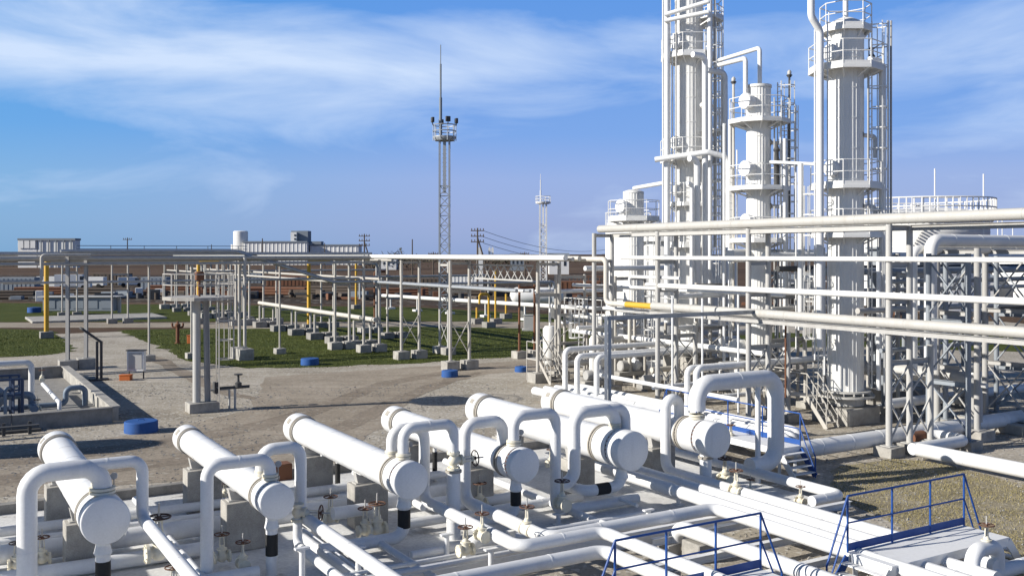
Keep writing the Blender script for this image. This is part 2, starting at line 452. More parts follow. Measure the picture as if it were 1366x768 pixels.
# ------------------------------------------------------------------ heat exchangers on concrete pedestals
EA = [3.04, 6.38, 9.63, 12.73, 16.10, 19.11]
EB = [20.5, 20.2, 20.5, 20.5, 20.5, 20.5]
ER = [.467, .38, .44, .43, .53, .505]
EL = [.85, .85, .85, .85, 1.35, 1.35]              # from the end cover to the flange pair
ZC = 1.75
ORD = ['first', 'second', 'third', 'fourth', 'fifth', 'sixth']
LOOK = ['stout white heat exchanger cylinder with a shaded end cover, leftmost of the row of six',
        'slim white heat exchanger cylinder, second from the left beside a black-banded drain',
        'white heat exchanger with two nozzles on top, third from the left in the row',
        'white heat exchanger fourth from the left, behind the upright wheel valve',
        'thick white heat exchanger with a long end channel, fifth from the left',
        'thick white heat exchanger beside the fat overhead pipe, rightmost of the row']
def exchanger(a, b0, R, fl, label, dl=0.0):
    o = A(a, b0, ZC); d = UB; rb = R * .89
    t = thing('heat_exchanger', label, 'heat exchanger', A(a, b0 + 4, ZC - R), 'heat exchangers in a row')
    sh = MB(); sh.lathe(o, d, [(fl + .05, rb * .8), (fl + .05, rb), (7.75 - dl, rb), (7.75 - dl, rb * .8)], 40)
    for s in (2.0, 3.4, 4.8, 6.2): sh.lathe(o, d, [(s, rb), (s + .004, rb + .006), (s + .05, rb + .006), (s + .054, rb)], 40)
    sh.build('shell', M['shell'], t)
    cap = MB(); c1 = .22 if fl < 1 else .5
    cap.lathe(o, d, [(0, 0), (0, R - .03), (.012, R - .008), (.03, R), (c1, R), (c1, R * .7)], 44)
    cap.build('end_cover', M['shell'], t)
    ch = MB(); ch.lathe(o, d, [(c1 - .01, R * .78), (c1 + .10, R * .78), (c1 + .10, R * .97), (fl - .16, R * .97), (fl - .16, R * .7)], 44)
    ch.build('channel', M['shell'], t)
    def flange(s, r0, wide=.06, nb=30):
        f = MB()
        f.lathe(o, d, [(s, r0 * .7), (s, r0), (s + wide, r0), (s + wide, r0 * .84), (s + wide + .05, r0 * .84), (s + wide + .05, r0), (s + 2 * wide + .05, r0), (s + 2 * wide + .05, r0 * .7)], 44)
        x, y, dd = basis(d)
        for k in range(nb):
            tt = 2 * PI * k / nb; c = o + dd * (s + wide * .2) + (x * math.cos(tt) + y * math.sin(tt)) * (r0 * .93)
            f.cyl(c, c + dd * (wide * 1.6 + .05), .016, 5)
        f.build('flange', M['flange'], t)
        gk = MB(); gk.lathe(o, d, [(s + wide + .003, r0 * .6), (s + wide + .003, r0 * .87), (s + wide + .047, r0 * .87), (s + wide + .047, r0 * .6)], 44); gk.build('groove_ring', M['dark'], t)  # dark ring painted into the groove between the flanges
    flange(fl - .15, R * 1.0)
    flange(7.68 - dl, R * .98)
    gb = MB(); x, y, dd = basis(d)
    for k in range(26):
        tt = 2 * PI * k / 26; c = o + dd * (c1 - .02) + (x * math.cos(tt) + y * math.sin(tt)) * (R * .9)
        gb.cyl(c, c + dd * .15, .018, 5)
    gb.build('bolt_ring', M['brown'], t)
    rh = MB(); rh.lathe(o, d, [(7.86 - dl, R * .7), (7.86 - dl, R), (8.36 - dl, R), (8.43 - dl, R * .985), (8.48 - dl, R * .93), (8.5 - dl, R * .8), (8.5 - dl, 0)], 44)
    rh.build('rear_head', M['shell'], t)
    npl = MB(); nd = (-WA * .80 - UB * .0 + UP * .6).normalized(); npl.box(o + d * (8.12 - dl) + nd * (R + .003), (.22, .16, .012), d, nd.cross(d).normalized()); npl.build('nameplate', M['flange'], t)
    for s in (2.6, 6.5):
        sd = MB(); c = A(a, b0 + s, 0)
        hz = ZC - rb
        pts = [c + WA * x_ + UP * z_ for x_, z_ in ((-.30, hz - .13), (.30, hz - .13), (.36, hz + .14), (.2, hz + .03), (0, hz - .02), (-.2, hz + .03), (-.36, hz + .14))]
        sd.prism([p - UB * .10 for p in pts], UB * .2)
        sd.box(c + UP * (hz - .14), (.74, .3, .03), WA, UB)
        sd.build('saddle', M['steelw'], t)
    return t
for i in range(6):
    exchanger(EA[i], EB[i], ER[i], EL[i], LOOK[i], (0, 0, .35, .5, 0, 0)[i])
    for s, nm in ((2.6, 'near'), (6.5, 'far')):
        hz = ZC - ER[i] * .89 - .155
        b = MB(); b.box(A(EA[i], EB[i] + s, .11 + (hz - .11) / 2), (.92, .52, hz - .11), WA, UB, .02)
        if i == 0: lab = 'grey concrete pedestal under the %s end of the leftmost heat exchanger' % nm
        elif i == 5: lab = 'grey concrete pedestal under the %s end of the rightmost heat exchanger' % nm
        else: lab = 'grey concrete pedestal under the %s end of the %s heat exchanger from the left' % (nm, ORD[i])
        solo('concrete_pedestal', b, M['conc'], lab, 'pedestal', 'exchanger pedestals')
# unseen exchanger added left of the frame to throw shade over the slab
o_ = exchanger(-.3, 20.5, .45, .85, 'unseen white heat exchanger added past the leftmost one to shade the slab')

# ------------------------------------------------------------------ valves
def valve_proto(wheel_mat):
    t = thing('gate_valve', 'x', 'valve', (0, 0, 0))
    X = Vector((1, 0, 0))
    b = MB(); b.lathe(Vector((-.2, 0, 0)), X, [(0, 0), (0, .1), (.08, .1), (.13, .14), (.2, .155), (.27, .14), (.32, .1), (.4, .1), (.4, 0)], 16)
    b.lathe(Vector((0, 0, .05)), UP, [(0, .12), (.12, .11), (.17, .09)], 14); b.build('valve_body', M['ivory'], t)
    for s in (-.24, .18):
        f = MB(); f.lathe(Vector((s, 0, 0)), X, [(0, 0), (0, .18), (.06, .18), (.06, 0)], 18)
        for k in range(8):
            tt = PI / 8 + 2 * PI * k / 8; c = Vector((s - .02, math.cos(tt) * .15, math.sin(tt) * .15)); f.cyl(c, c + X * .1, .016, 5)
        f.build('flange', M['ivory'], t)
    n = MB(); n.lathe(Vector((0, 0, .2)), UP, [(0, 0), (0, .15), (.05, .15), (.05, .1), (.12, .075), (.15, .05), (.15, 0)], 14)
    for s in (-1, 1): n.bar(Vector((s * .07, 0, .33)), Vector((s * .05, 0, .60)), .03, .03)
    n.box((0, 0, .6), (.15, .06, .04)); n.build('bonnet', M['ivory'], t)
    s = MB(); s.cyl((0, 0, .3), (0, 0, .92), .02, 8); s.build('stem', M['steelw'], t)
    w = MB(); w.torus(Vector((0, 0, .66)), UP, .21, .018, 22, 6)
    for k in range(5):
        tt = 2 * PI * k / 5; w.tube([Vector((0, 0, .66)), Vector((math.cos(tt) * .21, math.sin(tt) * .21, .66))], .012, 5)
    w.lathe(Vector((0, 0, .63)), UP, [(0, 0), (0, .045), (.06, .045), (.06, 0)], 8)
    w.build('handwheel', wheel_mat, t); return t
v_rust = valve_proto(M['rust']); v_dark = valve_proto(M['darkwheel'])
used = set()
def valve(p, along, label, sc=1.0, proto=None, tilt=None):
    proto = proto or v_rust
    rz = math.atan2(along.y, along.x)
    rot = None
    if tilt is not None:                      # stem turned to lie along +tilt
        z = Vector(tilt).normalized(); x = Vector(along).normalized(); y = z.cross(x)
        rot = Matrix((x, y, z)).transposed().to_euler()
    if proto.name not in used:
        used.add(proto.name); o = proto; o.location = p; o.rotation_euler = rot or (0, 0, rz); o.scale = (sc,) * 3
        o['label'] = label
    else: o = dup(proto, p, rz, label, sc, rot)
    o['group'] = 'gate valves with handwheels'
    return o

# ------------------------------------------------------------------ pipework on the slab
def pipe(pts, r, label, mat='white', name='pipe', group='white insulated pipes', bands=1.6, bend=None, kids=(), extra=None, cat='pipe'):
    m = MB(); m.tube(pts, r, bend=bend, bands=bands)
    if extra: extra(m)
    o = solo(name, m, M[mat], label, cat, group)
    for nm, mb, mt in kids: mb.build(nm, M[mt], o)
    return o
def collar(p, d, r, L, mat='flange', nm='flange'):
    m = MB(); m.lathe(p - d.normalized() * (L / 2), d, [(0, 0), (0, r), (L, r), (L, 0)], 20); return (nm, m, mat)
def nozzle(a, b, R, r, dz=0.0):                       # bolted neck on a vessel top
    z = ZC + R * .9 + dz; m = MB()
    m.lathe(A(a, b, z - .06), UP, [(0, r * .9), (.1, r * .9), (.1, r * 1.45), (.15, r * 1.45), (.15, r * 1.1), (.17, r * 1.1), (.17, r * 1.45), (.22, r * 1.45), (.22, r)], 18)
    return ('nozzle', m, 'ivory')
def taper(p, d, r0, r1, L, mat='white', nm='reducer'):
    m = MB(); m.lathe(p, d, [(0, 0), (0, r0), (L * .35, r0 * 1.04), (L, r1), (L, 0)], 20); return (nm, m, mat)
T = lambda i: ZC + ER[i] + .12
T2 = lambda i: ZC + ER[i] * .89 - .04

p = A(3.04, 20.95, T(0)); P1 = route(p, 'zy622 ax36 z=.11')
pipe(P1, .185, 'fat white pipe arching over the leftmost heat exchanger and down beside it', kids=[nozzle(3.04, 20.95, ER[0], .17)])
pp = Vector(P1[1]) + UB * .0
pipe(route(pp - WA * .35 + UP * .05, 'ax190 zy690 by830'), .118, 'slim white pipe dropping from the arch of the leftmost exchanger and running toward the viewer')
# small relief neck
m = MB(); m.lathe(A(3.0, 21.75, ZC + .36), UP, [(0, 0), (0, .12), (.05, .12), (.05, .07), (.2, .06), (.24, .09), (.3, .09), (.36, .05), (.5, .035), (.5, 0)], 12)
solo('relief_valve', m, M['ivory'], 'small white relief valve on top of the leftmost heat exchanger', 'valve')

p = A(6.38, 20.72, T(1)); P2 = route(p, 'zy611 ax276 z=.11')
pipe(P2, .132, 'white pipe arching left from the second exchanger down to the slab', kids=[nozzle(6.38, 20.72, ER[1], .12)])
p = A(6.38, 21.35, T2(1)); P2r = route(p, 'zy600 ax401 zy686 by830')
pipe(P2r, .135, 'long white pipe from the second exchanger sloping past the twin handwheels toward the viewer', kids=[nozzle(6.38, 21.35, ER[1], .1, -.04)])
q = pb(397, 690, 20.95)
pipe(route(q, 'zy727 by830'), .105, 'white pipe below the upright brown handwheel beside the second exchanger')
valve(q + UP * .12, UP, 'ivory valve with an upright round brown wheel beside the second exchanger', .8, v_rust, tilt=(WA * .8 - UB * .6))

p = A(9.63, 20.95, T(2)); P3 = route(p, 'zy571 ax605 zy603')
pipe(P3, .128, 'white pipe bridging from the third exchanger to the upright wheel valve', kids=[nozzle(9.63, 20.95, ER[2], .12)])
q = P3[-1]
valve(q - UP * .2, UP, 'ivory valve with a sideways spoked wheel between the third and fourth exchangers', .9, v_dark, tilt=WA)
pipe([q - UP * .42, Vector((q.x, q.y, .11))], .17, 'thick white standpipe below the sideways wheel valve', kids=[collar(q - UP * .45, UP, .2, .06)], bands=.7)
p = A(9.63, 21.6, T2(2)); P3s = route(p, 'zy573 ax566 zy667 bx692 ax804 by900')
pipe(P3s, .135, 'white pipe from the third exchanger turning right then diving under the near blue railing', kids=[nozzle(9.63, 21.6, ER[2], .115, -.04)])
valve(pz(643, 714, P3s[3].z), UB, 'ivory valve with a rust wheel on the long pipe from the third exchanger', .72)

p = A(12.73, 21.6, T2(3)); P4 = route(p, 'zy560 ax620 zy667 bx731 ax953 bx1330')
pipe(P4, .15, 'long white pipe from the fourth exchanger bending right along the slab edge', kids=[nozzle(12.73, 21.6, ER[3], .1, -.04)])
valve(pz(703, 706, P4[3].z), UB, 'ivory valve with a tan wheel below the fourth exchanger near the slab edge', .78)
p = A(12.73, 21.05, T(3)); P4r = route(p, 'zy555 ax741 zy682 ax850')
pipe(P4r, .14, 'white pipe arching right from the fourth exchanger and down to the floor', kids=[nozzle(12.73, 21.05, ER[3], .13)])
valve(A(13.9, 20.6, .62), UB, 'ivory valve with a dark wheel at the foot of the arch by the fourth exchanger', .9, v_dark)

p = A(16.1, 21.3, T(4)); P5 = route(p, 'zy545 ax766 zy643 ax745')
pipe(P5, .17, 'white pipe arching left from the fifth exchanger into a low U bend', kids=[nozzle(16.1, 21.3, ER[4], .12)])
pipe(route(P5[1] - WA * .3, 'ax834 z-1.0'), .15, 'short white leg on the far side of the fifth exchanger arch')
p = A(19.11, 22.15, T2(5)); P6 = route(p, 'zy531 ax888 zy627 bx1330')
pipe(P6, .155, 'white pipe with a small arch left of the sixth exchanger, running into the pipe bank', kids=[nozzle(19.11, 22.15, ER[5], .1, -.04)])
valve(A(18.5, 19.15, P6[3].z + .02), UB, 'ivory valve with an orange wheel on the pipe bank before the right exchanger', .85)
p = A(19.11, 21.37, T(5) + .1); P6b = route(p, 'zy512 ax1035 zy616 ax1000')
pipe(P6b, .25, 'fattest white pipe arching right from the rightmost heat exchanger', kids=[nozzle(19.11, 21.37, ER[5], .16)], bands=1.1, bend=.5)
m = MB(); q = route(p, 'zy512 ax1011')[-1]; m.cyl(Vector((q.x, q.y, .1)), q, .085, 12)
solo('pipe_support', m, M['white'], 'slim white post under the fattest arching pipe', 'post')

# bottom drains with black bands
def drain(pts, r, label, s0, L, neck):
    # s0: where along the run the black wrap starts
    kids = []
    d = (pts[1] - pts[0]).normalized() if s0[0] == 0 else (pts[s0[0] + 1] - pts[s0[0]]).normalized()
    c = pts[s0[0]] + d * s0[1]
    b = MB(); b.lathe(c, d, [(0, r * .9), (0, r + .006), (L, r + .006), (L, r * .9)], 20); kids.append(('black_band', b, 'black'))
    n = MB(); n.lathe(pts[0] + UP * .10, -UP, [(0, 0), (0, r * 1.35), (.05, r * 1.35), (.05, r * .75), (.13, r * .7), (.16, r * .95), (.34, r * 1.25), (.40, r * 1.0), (.4, 0)], 20); kids.append(('neck', n, 'white'))
    pipe(pts, r, label, kids=kids, bands=0)
drain([A(3.04, 20.85, ZC - ER[0]), A(3.04, 20.85, .11)], .14, 'drain pipe with a black band under the leftmost exchanger', (0, .4), .45, 0)
drain([A(6.38, 20.6, ZC - ER[1]), A(6.38, 20.6, .11)], .125, 'upright drain pipe with a long black band under the second exchanger', (0, .38), .46, 0)
drain(route(A(9.63, 20.9, ZC - ER[2]), 'z=.36 ax425'), .145, 'drain with a black band that elbows left under the third exchanger', (0, .30), .43, 0)
drain(route(A(12.73, 20.95, ZC - ER[3]), 'z=.42 a-1.6'), .13, 'drain with a black band under the fourth exchanger', (0, .28), .36, 0)
drain(route(A(16.1, 21.0, ZC - ER[4]), 'z=.74 a-1.25 b+1.2'), .15, 'drain elbow with a sideways black band under the fifth exchanger', (1, .45), .42, 0)
pipe([A(19.11, 21.0, ZC - ER[5] + .08), A(19.11, 21.0, .11)], .17, 'plain thick drain pipe under the rightmost exchanger', kids=[collar(A(19.11, 21.0, ZC - ER[5] - .06), UP, .22, .07)], bands=0)

# headers lying on the slab
pipe(route(A(-4.5, 23.98, .42), 'ax600'), .215, 'thick white header lying on the slab behind the near pedestals', bands=2.4)
pipe(route(A(-4.5, 25.4, .3), 'ax478'), .09, 'thin white header on the slab behind the thick one', bands=3)
pipe(route(A(-4.5, 22.6, .3), 'ax268'), .16, 'middle white header on the slab at the left, before the pedestals', bands=2.2)
pipe(route(A(4.4, 20.4, .3), 'ax345'), .12, 'short white header joining the two valves before the second exchanger')
pipe(route(pz(572, 672, .35), 'a+1.0 b-.4'), .16, 'short white elbow pipe beside the third exchanger drain')
pipe(route(A(11.7, 22.9, .33), 'ax682'), .14, 'short white pipe stub with a round end behind the fourth drain')
pipe(route(A(8.4, 22.3, .75), 'a+1.1 z=.2'), .15, 'short white elbow at the tan handwheel left of the third drain')
pc = A(17.2, 24.6, .66)
pipe(route(pc, 'bx1330'), .17, 'white bank pipe starting behind the fifth exchanger drain')
pipe(route(A(17.86, 27.0, .66), 'bx1330'), .16, 'white bank pipe between the two valved pipes of the bank')
pipe(route(A(16.0, 24.4, .40), 'b-4.2'), .05, 'thin white tube under the bank pipes behind the slab edge', bands=0)
pipe(route(A(15.0, 17.5, .2), 'z=.66 b-9'), .165, 'white pipe rising in a bulbous elbow beyond the slab kerb')
pipe(route(pz(540, 786, .72), 'ax806 by900'), .145, 'white pipe along the outside of the slab edge, nearest the viewer')
pipe(route(A(21.3, 28, .45), 'b=18.0 ax1083'), .145, 'white pipe making a square hook right of the pipe bank')
pipe(route(pz(395, 700, .3), 'by830'), .06, 'thin pipe under the long sloping pipe by the second exchanger', bands=0)
pipe(route(A(10.9, 21.6, .62), 'b-2.6'), .05, 'thin bracket tube beside the third exchanger run', bands=0)
pipe(route(A(10.3, 18.95, .2), 'z=.62 ax640'), .15, 'stubby white elbow rising from the slab edge to a valve')

for a_, b0, b1, r, lab in ((8.1, 27.5, 19.2, .09, 'white floor pipe between the second and third exchangers'), (11.25, 28, 23.2, .1, 'white floor pipe between the third and fourth exchangers'), (14.35, 28, 19.3, .1, 'white floor pipe between the fourth and fifth exchangers'), (4.9, 28, 19.0, .09, 'white floor pipe between the first and second exchangers'), (7.6, 22.4, 12, .12, 'white floor pipe running to the bottom edge beside the long sloping pipe'), (9.0, 21.4, 12, .08, 'thin white floor pipe running to the bottom edge before the third exchanger')):
    pipe(route(A(a_, b0, .32), 'b=%g' % b1), r, lab, bands=1.8)
for b, a0, a1, z, r, lab in ((18.85, 6.5, 17.5, .42, .05, 'thin white tube along the inside of the white kerb'), (18.2, 7.5, 12.0, .5, .07, 'thin white tube along the outside of the white kerb'), (19.6, 9.2, 15.8, .34, .09, 'white floor pipe behind the kerb before the middle exchangers'), (21.9, 10.2, 15.4, .34, .12, 'white floor pipe under the end covers of the middle exchangers'), (26.3, -3, 20, .34, .12, 'white header under the middle of all exchangers')):
    pipe(route(A(a0, b, z), 'a=%g' % a1), r, lab, bands=1.8)
V_ = [((212, 736), .55, WA, 'large ivory gate valve with a black wheel right of the leftmost exchanger', 1.15, v_dark),
      ((296, 742), .35, WA, 'small ivory valve with a dark wheel behind the left leg of the second exchanger arch', .75, v_rust),
      ((324, 752), .35, UB, 'small ivory valve with a brown wheel before the second pedestal', .72, v_rust),
      ((232, 792), .35, WA, 'ivory valve whose brown wheel just shows at the bottom edge near the leftmost exchanger', .8, v_rust),
      ((56, 745), .35, WA, 'ivory valve behind the left leg of the leftmost arch', .72, v_rust),
      ((22, 752), .3, WA, 'ivory valve left of the fat leg at the picture edge', .7, v_dark),
      ((441, 690), .55, WA, 'ivory valve with a tan wheel left of the third near pedestal', .78, v_rust),
      ((487, 707), .36, WA, 'ivory valve with a rust wheel, left one of the twin pair before the third pedestal', .8, v_rust),
      ((503, 706), .38, WA, 'ivory valve with a rust wheel, right one of the twin pair before the third pedestal', .95, v_rust),
      ((640, 672), .30, WA, 'ivory valve with a brown wheel before the fourth near pedestal', .85, v_rust),
      ((621, 733), .62, WA, 'ivory valve with a tan wheel on the stubby elbow at the slab edge', .75, v_rust),
      ((735, 618), 1.1, WA, 'small ivory valve with a brown wheel between the fourth and fifth exchangers', .6, v_rust),
      ((967, 640), .36, UB, 'ivory valve with a black wheel below the rightmost exchanger cover', .95, v_dark),
      ((1001, 655), .3, UB, 'small rust wheel valve right of the orange wheel valve', .5, v_rust),
      ((1068, 668), .34, UB, 'ivory valve with a rust wheel inside the square hook pipe', .6, v_rust),
      ((975, 585), .8, WA, 'small ivory valve with a tan wheel beside the rightmost cover', .7, v_rust),
      ((300, 660), .3, WA, 'small ivory valve behind the second exchanger pedestal', .5, v_dark)]
for (px, py), z, d, lab, sc, pr in V_: valve(pz(px, py, z), d, lab, sc, pr)

# small steel stands under the runs
def stand(p, h, label):
    m = MB(); m.cyl(Vector((p.x, p.y, .1)), Vector((p.x, p.y, h)), .06, 10); m.box(Vector((p.x, p.y, .12)), (.24, .24, .02), WA, UB); m.box(Vector((p.x, p.y, h)), (.3, .12, .04), WA, UB)
    solo('pipe_support', m, M['white'], label, 'post', 'small steel pipe stands')
for px, b, z, lab in ((684, 19.2, .62, 'small white stand under the fourth exchanger run'), (655, 17.9, .75, 'small white stand at the bend of the third exchanger run'),
                      (865, 19.4, .5, 'small white stand below the fifth exchanger drain line'), (745, 20.6, .4, 'small white stand at the foot of the right-hand arch'),
                      (403, 18.9, 1.1, 'tall white stand under the pipe with the upright wheel'), (596, 19.5, .7, 'white bracket stand beside the stubby elbow'),
                      (478, 19.0, .9, 'white stand under the long sloping pipe from the second exchanger'), (905, 20.6, .5, 'small white stand behind the slab edge pipes')):
    k = (px - CX) / F; a_ = (k * UB.y - UB.x) * b / (WA.x - k * WA.y)
    stand(A(a_, b, 0), z, lab)

# sleepers and blocks under the bank outside the slab
def sleeper(a0, a1, b, z, label, block=True):
    m = MB(); m.channel(A(a0, b, z), A(a1, b, z), .16, .16, .014)
    o = solo('sleeper_beam', m, M['white'], label, 'beam', 'white sleeper beams', smooth=False)
    if block:
        for a_ in (a0 + .5, a1 - .5):
            f = MB(); f.box(A(a_, b, (z - .08) / 2), (.4, .4, z - .08), WA, UB, .02); f.build('footing', M['conc'], o)
sleeper(13.0, 19.4, 16.0, .38, 'white sleeper beam under the pipe bank between the two blue-railed platforms')
sleeper(13.0, 19.4, 14.5, .38, 'white sleeper beam under the pipe bank nearest the right platform')
sleeper(14.3, 21.0, 17.5, .38, 'white sleeper beam under the bank just outside the slab')
m = MB(); m.box(A(15.2, 16.9, .22), (.6, .6, .44), WA, UB, .03); m.box(A(15.2, 16.9, .5), (.12, .5, .2), WA, UB)
solo('concrete_block', m, M['conc'], 'pale concrete block with a steel bracket under the bulbous elbow', 'block')

# ------------------------------------------------------------------ blue-railed crossover platforms
def rail_run(mb, pts, z0, h=1.1, r=.024, mid=True, toe=.16):
    for q in pts: mb.tube([Vector((q.x, q.y, z0)), Vector((q.x, q.y, z0 + h))], r, 8)
    for p_, q in zip(pts, pts[1:]):
        mb.tube([p_ + UP * (z0 + h), q + UP * (z0 + h)], r, 8)
        if mid: mb.tube([p_ + UP * (z0 + h * .52), q + UP * (z0 + h * .52)], r * .8, 8)
        if toe: mb.bar(p_ + UP * (z0 + toe / 2 + .02), q + UP * (z0 + toe / 2 + .02), .012, toe)
def crossover(ax, a0, a1, b0, b1, z, label, stairs, posts, railh=1.1, railside=1, near_rail=False):
    """deck between (a0,b0) and (a1,b1); ax: direction of travel"""
    c = A((a0 + a1) / 2, (b0 + b1) / 2, 0)
    t = thing('crossover_platform', label, 'platform', c)
    d = MB(); d.box(A((a0 + a1) / 2, (b0 + b1) / 2, z - .02), (a1 - a0, b1 - b0, .04), WA, UB, .004)
    for bb in (b0 + .04, b1 - .04): d.bar(A(a0, bb, z - .12), A(a1, bb, z - .12), .05, .16)
    for aa in (a0 + .04, a1 - .04): d.bar(A(aa, b0 + .1, z - .12), A(aa, b1 - .1, z - .12), .05, .16)
    d.build('deck', M['deck'], t, smooth=False)
    lg = MB()
    for aa in (a0 + .15, a1 - .15):
        for bb in (b0 + .1, b1 - .1):
            l = MB(); l.bar(A(aa, bb, 0), A(aa, bb, z - .2), .08); l.build('leg', M['white'], t, smooth=False)
    ra = MB()
    if ax == 'a':
        E = [lambda s: A(s, b1 - .03, 0)]; lo, hi = a0, a1
        if near_rail: E.append(lambda s: A(s, b0 + .03, 0))
        dirv, sidev, wid, cen = WA, UB, b1 - b0, lambda s: A(s, (b0 + b1) / 2, 0)
    else:
        E = [lambda s: A(a1 - .03, s, 0)]; lo, hi = b0, b1
        if near_rail: E.append(lambda s: A(a0 + .03, s, 0))
        dirv, sidev, wid, cen = UB, WA, a1 - a0, lambda s: A((a0 + a1) / 2, s, 0)
    run = .62 * z / .9
    for e in E:
        rail_run(ra, [e(lo + (hi - lo) * f) for f in posts], z, railh)
        for s, sg in ((lo, -1), (hi, 1)):
            if sg not in stairs: continue
            foot = e(s) + dirv * (sg * run)
            ra.tube([e(s) + UP * (z + railh), foot + UP * (railh * .62)], .022, 8)
            ra.tube([e(s) + UP * (z + railh * .52), foot + UP * (railh * .2)], .018, 8)
            ra.tube([foot, foot + UP * (railh * .62)], .022, 8)
    ra.build('railing', M['blue'], t)
    for s, sg in ((lo, -1), (hi, 1)):
        if sg not in stairs: continue
        st_ = MB()
        for k in range(1, 5):
            cc = cen(s) + dirv * (sg * run * k / 4.6) + UP * (z - z * k / 5)
            st_.box(cc, (.2, wid - .1, .03), dirv, sidev)
        o = st_.build('stair', M['white'], t, smooth=False)
        for q, mt in ((-1, 'white'), (1, 'blue')):
            sm = MB(); sm.bar(cen(s) + sidev * (q * (wid / 2 - .03)) + UP * (z - .1), cen(s) + sidev * (q * (wid / 2 - .03)) + dirv * (sg * run) + UP * .06, .03, .2)
            sm.build('stringer', M[mt], o, smooth=False)
    return t
crossover('a', 10.45, 14.0, 12.75, 13.85, .85, 'blue-railed crossover platform nearest the viewer, its deck below the picture edge', (-1, 1), (0, .33, .67, 1), 1.08)
crossover('a', 16.15, 20.0, 12.45, 13.55, .9, 'white crossover deck with blue railing over the pipe bank at the lower right', (-1, 1), (0, .36, .69, 1), 1.15)
crossover('b', 22.85, 23.85, 21.8, 28.3, .9, 'blue-railed walkway with a white stair behind the rightmost heat exchanger', (-1, 1), (0, .25, .5, .75, 1), 1.02)

# pipes with a valve at the lower right corner
q = pz(1297, 775, .45)
pipe(route(q, 'zy735 ax1330 zy760'), .15, 'white arch pipe with a rust wheel valve at the lower right corner', bend=.25)
valve(route(q, 'zy735 ax1316')[-1] + UP * .0, WA, 'ivory valve with a rust wheel at the lower right corner', .7)
pipe(route(pz(1322, 765, .5), 'a+6'), .15, 'white pipe leaving the picture at the lower right corner')

# dark crates and boxes around the slab
m = MB(); m.box(pz(375, 630, .3), (.55, .5, .6), WA, UB, .02)
solo('red_box', m, M['brown'], 'dark red box behind the second heat exchanger', 'box')

# ------------------------------------------------------------------ pipe trestles
def trestle(pts, h, label, beams=(), braces=(), mat='steelw', pw=.2, foot=.55, fz=.32, group='pipe rack trestles', rnd=True, footmat='conc', low=()):
    """portal: pts = post feet, h = post heights (one or list), beams = cross-beam heights, braces = (z0, z1) X panels between neighbours"""
    hs = h if isinstance(h, (list, tuple)) else [h] * len(pts)
    t = thing('pipe_trestle', label, 'pipe trestle', sum(pts, Vector()) / len(pts), group)
    for q, hh in zip(pts, hs):
        m = MB()
        if rnd: m.cyl(Vector((q.x, q.y, fz)), Vector((q.x, q.y, hh)), pw / 2, 12)
        else: m.channel(Vector((q.x, q.y, fz)), Vector((q.x, q.y, hh)), pw, pw * .9, .02)
        m.box(Vector((q.x, q.y, fz + .012)), (pw * 1.9, pw * 1.9, .025), WA, UB)
        m.build('post', M[mat], t)
        f = MB(); f.box(Vector((q.x, q.y, fz / 2)), (foot, foot, fz), WA, UB, .02); f.build('footing', M[footmat], t)
    for z in beams:
        for k in range(len(pts) - 1):
            if z > min(hs[k], hs[k + 1]) + .05: continue
            m = MB(); d = (pts[k + 1] - pts[k]).normalized()
            m.channel(pts[k] + d * (pw * .52) + UP * (z - .09), pts[k + 1] - d * (pw * .52) + UP * (z - .09), .14, .17)
            m.build('crossbeam', M[mat], t, smooth=False)
    for (z0, z1) in braces:
        for k in range(len(pts) - 1):
            p_, q = pts[k], pts[k + 1]
            m = MB(); n = (q - p_).cross(UP).normalized() * .035
            m.bar(p_ + UP * z0 + n, q + UP * z1 + n, .05, .05); m.bar(p_ + UP * z1 - n, q + UP * z0 - n, .05, .05)
            m.build('brace', M[mat], t, smooth=False)
    return t
# near rack, runs away to the left along b
NEAR = [(22.1, 'grey tall pipe trestle nearest the viewer, right of the tall right tower'), (28.8, 'grey tall pipe trestle in front of the middle tower'),
        (34.5, 'tall pipe trestle in front of the double left tower'), (39.4, 'tall pipe trestle at the left end of the high top pipe')]
for i, (b, lab) in enumerate(NEAR):
    pts = [A(28.5, b), A(29.6, b)]; hs = [8.0, 8.0]
    if i < 3: pts.append(A(30.75, b)); hs.append(3.75)
    trestle(pts, hs, lab, (7.98, 6.7, 5.42, 4.32, 3.3), ((.5, 2.0), (2.1, 3.2)), 'steelw', .22, .75, .36)
trestle([A(28.5, 15.6), A(29.6, 15.6)], 8.0, 'tall pipe trestle of the near rack just past the right picture edge', (7.98, 6.7, 5.42, 4.32), ((.5, 2.0),), 'steelw', .22, .75, .36)
FARR = [(44.6, 28.5, 29.9, 'pipe trestle beside the little steel stair'), (52, 27.0, 28.3, 'pipe trestle behind the blue lid on the dirt road'),
        (59, 27.0, 28.3, 'pipe trestle standing on the lawn edge left of the blue lid'), (64.5, 26.6, 27.8, 'pipe trestle on the lawn at the corner of the two racks'),
        (67.5, 25.6, 26.7, 'pipe trestle on the lawn just left of the rack corner')]
for b, a0, a1, lab in FARR:
    trestle([A(a0, b), A(a1, b)], 6.55, lab, (6.5, 4.82), ((.9, 3.0),) if b < 60 else (), 'rack', .2, .85, .55)
trestle([A(18.0, 63.9), A(18.0, 65.2)], 6.75, 'twin-post pipe trestle with pale concrete footings on the near lawn', (6.4,), (), 'rack', .22, .95, .75)
trestle([A(7.35, 64.0), A(8.45, 64.6)], 6.95, 'dark twin-post pipe trestle at the gravel path, left end of the far rack', (6.4,), (), 'grey', .2, 1.0, .6, rnd=False)
trestle([A(-6.0, 64.0), A(-6.0, 65.3)], 6.9, 'pipe trestle of the far rack beyond the left picture edge', (6.4,), (), 'steelw', .22, .95, .6)
